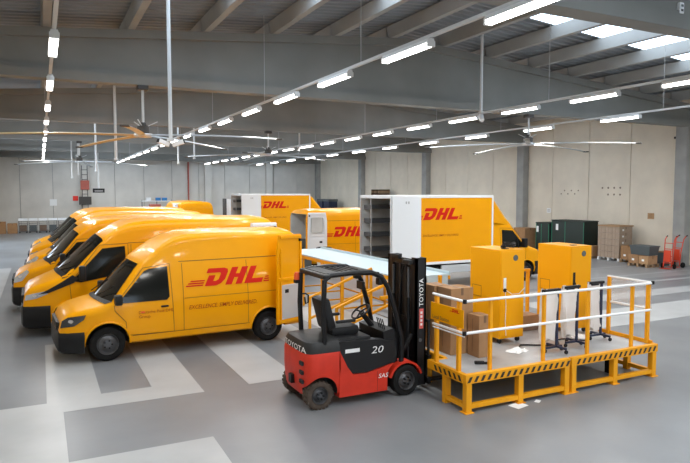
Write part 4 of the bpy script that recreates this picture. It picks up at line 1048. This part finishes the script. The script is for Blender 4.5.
MB().rbox(-.02, .68, -.02, 1.02, .36, .41, .01).build('rim', 'grey_bin', gt)
# red hand trucks
def hand_truck(x, y_, label, rz):
    t = thing('hand_truck', label, 'hand truck', (x, y_, 0), R(rz), 'red hand trucks')
    for s in (-1, 1):
        MB().tube([(.05, s * .17, .08), (.12, s * .17, .7), (.22, s * .20, 1.25), (.34, s * .20, 1.36)], .022, 7).build('side_tube', 'truck_red', t, 40)
        MB().tube([(.34, s * .20, 1.36), (.42, s * .20, 1.40)], .026, 7).build('grip', 'black_plastic', t, 40)
        w_ = MB().lathe([(0, -.035), (.10, -.035), (.12, -.02), (.12, .02), (.10, .035), (0, .035)], 16, Matrix.Translation((.16, s * .25, .12)) @ Matrix.Rotation(R(90), 4, 'X')).build('wheel', 'rubber', t, 40)
    mb = MB()
    for z in (.25, .55, .85, 1.1): mb.bar((.06 + z * .09, -.18, z), (.06 + z * .09, .18, z), .03)
    mb.build('cross_tubes', 'truck_red', t)
    MB().box(-.22, .06, -.2, .2, .02, .035).build('toe_plate', 'truck_red', t); MB().box(.05, .10, -.13, .13, .3, .8).build('back_plate', 'truck_red', t)
    return t
hand_truck(24.0, 17.15, 'red hand truck by the wall column, left one', 10); hand_truck(24.85, 17.35, 'red hand truck by the wall column, right one', -8)
gb = thing('green_box', 'small green-brown box between grey tub and hand trucks', 'box', (24.75, 17.85, 0)); MB().rbox(0, .4, 0, .3, 0, .62, .01).build('box_body', 'grey_bin', gb); MB().rbox(-.01, .41, -.01, .31, .6, .66, .01).build('lid', 'cardboard', gb)
# brown boxes behind the truck's cab
for (x, y_, w, h, l) in ((24.0, 25.75, .9, 1.3, 'tall brown carton left of the black containers'), (23.6, 26.75, .9, 1.15, 'brown carton farther along the wall behind the truck nose')):
    t = carton('carton', x, y_, .0, .8, w, h, l, 0, 'cardboard', True)
wp = thing('carton', 'small carton with white face by the truck nose', 'box', (23.2, 25.6, 0)); MB().rbox(0, .5, 0, .5, 0, .75, .01).build('box_body', 'cardboard', wp); MB().box(-.004, 0, .1, .4, .3, .6).build('paper_label', 'paper', wp)
# wall notices
def notice(y_, z, w, h, m, label, name='wall_notice', X=None):
    t = thing(name, label, 'sign', ((X or XR) - .02, y_, z)); MB().rbox(0, .02, -w / 2, w / 2, -h / 2, h / 2, .004).build('plate', m, t); return t
t = notice(19.4, 2.16, .34, .28, 'cardboard_light', 'beige paper notice on the right wall above the tub')
for k in range(3): MB().box(-.002, 0, -.10, .10, -.07 + k * .06, -.055 + k * .06).build('print_line', 'tape', t)
t = notice(18.0, 2.76, .22, .42, 'sign_red', 'red fire extinguisher sign near the right wall column')
MB().box(-.003, 0, -.02, .03, -.12, .10).box(-.003, 0, -.06, -.03, .0, .12).build('symbol', 'white_print', t)
t = notice(25.9, 2.25, .30, .26, 'paper', 'white paper notice on the right wall above the black containers')
for k in range(3): MB().box(-.002, 0, -.10, .10, -.07 + k * .06, -.055 + k * .06).build('print_line', 'tape', t)
an = thing('anchor_sockets', 'group of small dark anchor sockets set in the right wall panel', 'wall sockets', (XR - .01, 21.7, 3.35))
for k in range(7): MB().lathe([(0, 0), (.05, 0), (.05, .012), (0, .012)], 10, Matrix.Translation((0, -.55 + (k % 4) * .36, .16 - .34 * (k // 4))) @ Matrix.Rotation(R(-90), 4, 'Y')).build('socket', 'socket_brown', an)
an = thing('anchor_sockets', 'faint row of anchor sockets in the wall panel left of the others', 'wall sockets', (XR - .01, 24.4, 3.2))
for k in range(6): MB().lathe([(0, 0), (.04, 0), (.04, .012), (0, .012)], 10, Matrix.Translation((0, -.6 + k * .24, .0 if k % 2 else .18)) @ Matrix.Rotation(R(-90), 4, 'Y')).build('socket', 'socket_brown', an)
pp = thing('downpipe', 'grey service pipe beside the column at the right edge', 'pipe', (XR - .08, 18.1, 0)); MB().tube([(0, 0, 3.2), (0, 0, 7.0)], .035, 8).build('pipe', 'rod_white', pp, 40); MB().rbox(-.1, .04, -.06, .06, 3.1, 3.3, .01).build('junction_box', 'rod_white', pp)
cm = thing('wall_camera', 'small dark camera high on the right wall panel', 'camera', (XR - .1, 18.2, 5.75)); MB().rbox(-.06, .06, -.05, .05, -.05, .05, .015).build('camera_housing', 'black_plastic', cm); MB().box(.05, .1, -.02, .02, -.02, .02).build('bracket', 'black_plastic', cm)
# stack of pallets and dark bins far along the wall
for k in range(26):
    t = thing('stacked_pallet', 'wooden pallet of the tall stack above the truck roof, layer %s from the floor' % (ORD[k] if k else 'first'), 'pallet', (24.3, 42.6, k * .135), 0, 'tall pallet stack')
    MB().box(0, 1.0, 0, 1.3, .115, .133).box(0, 1, 0, .1, 0, .115).box(0, 1, .6, .7, 0, .115).box(0, 1, 1.2, 1.3, 0, .115).build('boards', 'wood_dark' if k % 3 else 'wood', t)
for k, (y_, l) in enumerate(((53.4, 'left'), (51.9, 'right'))):
    t = thing('tall_bin', 'tall dark blue bin beyond the open van roof, %s one' % l, 'bin', (24.2, y_, 0)); MB().rbox(0, .9, 0, 1.2, 0, 2.45, .04).build('bin_body', 'navy_steel', t); MB().rbox(-.03, .93, -.03, 1.23, 2.4, 2.62, .03).build('lid', 'grey_bin', t)
# things near the open van
wb_ = thing('waste_bin', 'white cylindrical waste bin with dark bag rim beside the van', 'bin', (10.0, 21.9, 0)); MB().lathe([(0, 0), (.26, 0), (.30, 1.0), (.28, 1.0), (.26, .9), (0, .9)], 22).build('drum', 'white_panel', wb_, 40)
MB().lathe([(.27, .98), (.33, 1.0), (.32, 1.10), (.27, 1.12)], 22).build('bag_rim', 'black_plastic', wb_, 40)
db = thing('dark_crate', 'dark grey crate standing under the open van door', 'crate', (8.75, 22.2, 0)); MB().rbox(0, .85, 0, .5, 0, 1.0, .02).build('crate_body', 'grey_bin', db); MB().rbox(.3, .55, .1, .4, 1.0, 1.12, .02).build('load', 'black_plastic', db)

# ================================================================== BACK WALL
for k in range(8):
    x = -1.6 + k * .72
    t = thing('roll_cage', 'wire roll cage in the far row under the white notice, %s from the left' % (ORD[k] if k else 'first'), 'roll cage', (x, 55.2, 0), 0, 'roll cages at the back wall')
    for a in (.06, .56):
        for b in (.06, .64): MB().lathe([(0, -.02), (.05, -.02), (.05, .02), (0, .02)], 8, Matrix.Translation((a, b, .05)) @ Matrix.Rotation(R(90), 4, 'X')).build('caster', 'rubber', t)
    MB().box(.02, .60, .02, .68, .09, .12).build('caster_frame', 'rim', t)
    MB().box(0, .62, 0, .7, .12, .16).build('base', 'rim', t)
    for a in (0, .6):
        for b in (0, .68): MB().bar((a + .01, b + .01, .1), (a + .01, b + .01, .98), .03).build('post', 'rim', t)
    for b in (0, .68):
        mb = MB()
        for q in range(5): mb.bar((.01, b, .25 + q * .17), (.61, b, .25 + q * .17), .014)
        mb.build('side_grid', 'rim', t)
    MB().rbox(.05, .57, .05, .63, .16, .62, .02).build('parcel', 'grey_bin' if k % 2 else 'wood_dark', t)
    MB().rbox(-.02, .64, -.02, .72, .98, 1.16, .01).build('top_tray', 'white_panel', t)
for k in range(2):
    t = carton('carton', -3.2 + k * .8, 55.0, 0, .7, .8, .95 - .15 * k, 'brown carton at the far left of the back wall, %s one' % ('left', 'right')[k], 0, 'cardboard', True)
def bnotice(x, z, w, h, m, label, cat='sign', name='wall_notice'):
    t = thing(name, label, cat, (x, Y1 - .03, z)); MB().rbox(-w / 2, w / 2, 0, .03, -h / 2, h / 2, .004).build('plate', m, t); return t
bnotice(1.0, 2.4, .55, .55, 'paper', 'white square notice on the back wall at left')
bnotice(2.75, 2.75, .42, .42, 'sign_red', 'red round-edged sign on the back wall near the dark column')
t = thing('pipe_stand', 'red riser pipe on the back wall', 'pipe', (12.5, Y1 - .12, 0)); MB().tube([(0, 0, 0), (0, 0, 6.1)], .075, 8).build('riser', 'pipe_red', t, 40); MB().rbox(-.12, .12, -.1, .1, 1.2, 1.5, .02).build('valve', 'pipe_red', t)
t = thing('switch_cabinet', 'dark cable ladder and red box on the back wall column', 'cabinet', (3.5, Y1 - .42, 0))
for s in (-.22, .22): MB().bar((s, 0, .4), (s, 0, 5.6), .05).build('ladder_rail', 'black_steel', t)
for k in range(12): MB().bar((-.22, 0, .6 + k * .42), (.22, 0, .6 + k * .42), .04).build('ladder_rung', 'black_steel', t)
MB().rbox(-.35, .35, -.2, 0, 3.5, 4.3, .02).build('hose_box', 'pipe_red', t); MB().rbox(-.5, .5, -.2, 0, 2.2, 2.9, .02).build('cable_box', 'fan_dark', t)
t = thing('hanging_display', 'black hanging display on a white pole at the back', 'display', (4.0, 50.0, 3.35)); MB().tube([(0, 0, .2), (0, 0, 4.8)], .06, 8).build('pole', 'rod_white', t, 40); MB().rbox(-.42, .42, -.08, .08, -.10, .22, .02).build('panel', 'black_plastic', t); MB().box(-.30, .30, -.085, -.08, .0, .06).build('readout', 'wire', t)
# workstation at the back with blue items
t = thing('workstation', 'white shelf workstation with blue containers at the back wall', 'workstation', (8.0, 56.2, 0))
MB().rbox(0, 2.6, 0, .8, 1.9, 2.0, .01).build('shelf_board', 'white_panel', t); MB().rbox(0, 2.6, 0, .8, 2.45, 2.53, .01).build('shelf_board', 'white_panel', t)
for x in (.03, 1.3, 2.57): MB().bar((x, .05, 0), (x, .05, 2.6), .06).build('upright', 'rim', t)
for k, (x, nm) in enumerate(((.4, 'left'), (1.25, 'middle'), (1.8, 'right'))):
    tag(MB().rbox(8 + x, 8 + x + .42, 56.3, 56.7, 2.53, 2.80, .02).build('storage_box', 'blue_paint' if k != 0 else 'white_panel', None), '%s storage box on the white workstation shelf' % nm, 'storage box')
bd = thing('blue_drum', 'blue drum standing beside the white workstation', 'drum', (11.0, 56.3, 0)); MB().lathe([(0, 0), (.32, 0), (.33, .1), (.32, .5), (.34, .55), (.32, .6), (.32, 2.2), (.2, 2.4), (0, 2.4)], 18).build('drum_body', 'blue_paint', bd, 40); MB().lathe([(0, 2.4), (.08, 2.4), (.08, 2.46), (0, 2.46)], 10).build('drum_cap', 'black_plastic', bd)
rb = thing('red_crate', 'red crate left of the far end-on van', 'crate', (7.0, 45.0, 0)); MB().rbox(0, .7, 0, .6, 0, 2.35, .02).build('crate_body', 'pipe_red', rb); MB().rbox(-.02, .72, -.02, .62, 2.3, 2.42, .01).build('lid', 'pipe_red', rb)
wc = thing('white_cabinet', 'narrow white cabinet beside the farther box truck', 'cabinet', (10.15, 36.5, 0)); MB().rbox(0, .32, 0, .7, 0, 2.85, .02).build('cabinet_body', 'white_panel', wc); MB().rbox(-.06, .0, 0, .7, 0, 2.9, .01).build('side_panel', 'shelf_dark', wc)
# rear logo on the end-on van
P_ = BIG; v, f = logo_geo(.36, .98); MB().add([(5.985, -.85 + a, 1.55 + b) for a, b in v], f).build('logo', 'red_logo', vf)
# twin socket on the near beam
so = thing('socket_box', 'white double socket box on the near roof beam at top right', 'socket', (10.26, 7.35 - .08 - .03, 6.55)); MB().rbox(-.06, .06, -.04, .03, -.10, .10, .02).build('case', 'white_rail', so); MB().box(-.03, .03, -.045, -.04, .02, .06).box(-.03, .03, -.045, -.04, -.06, -.02).build('outlet', 'rim', so)
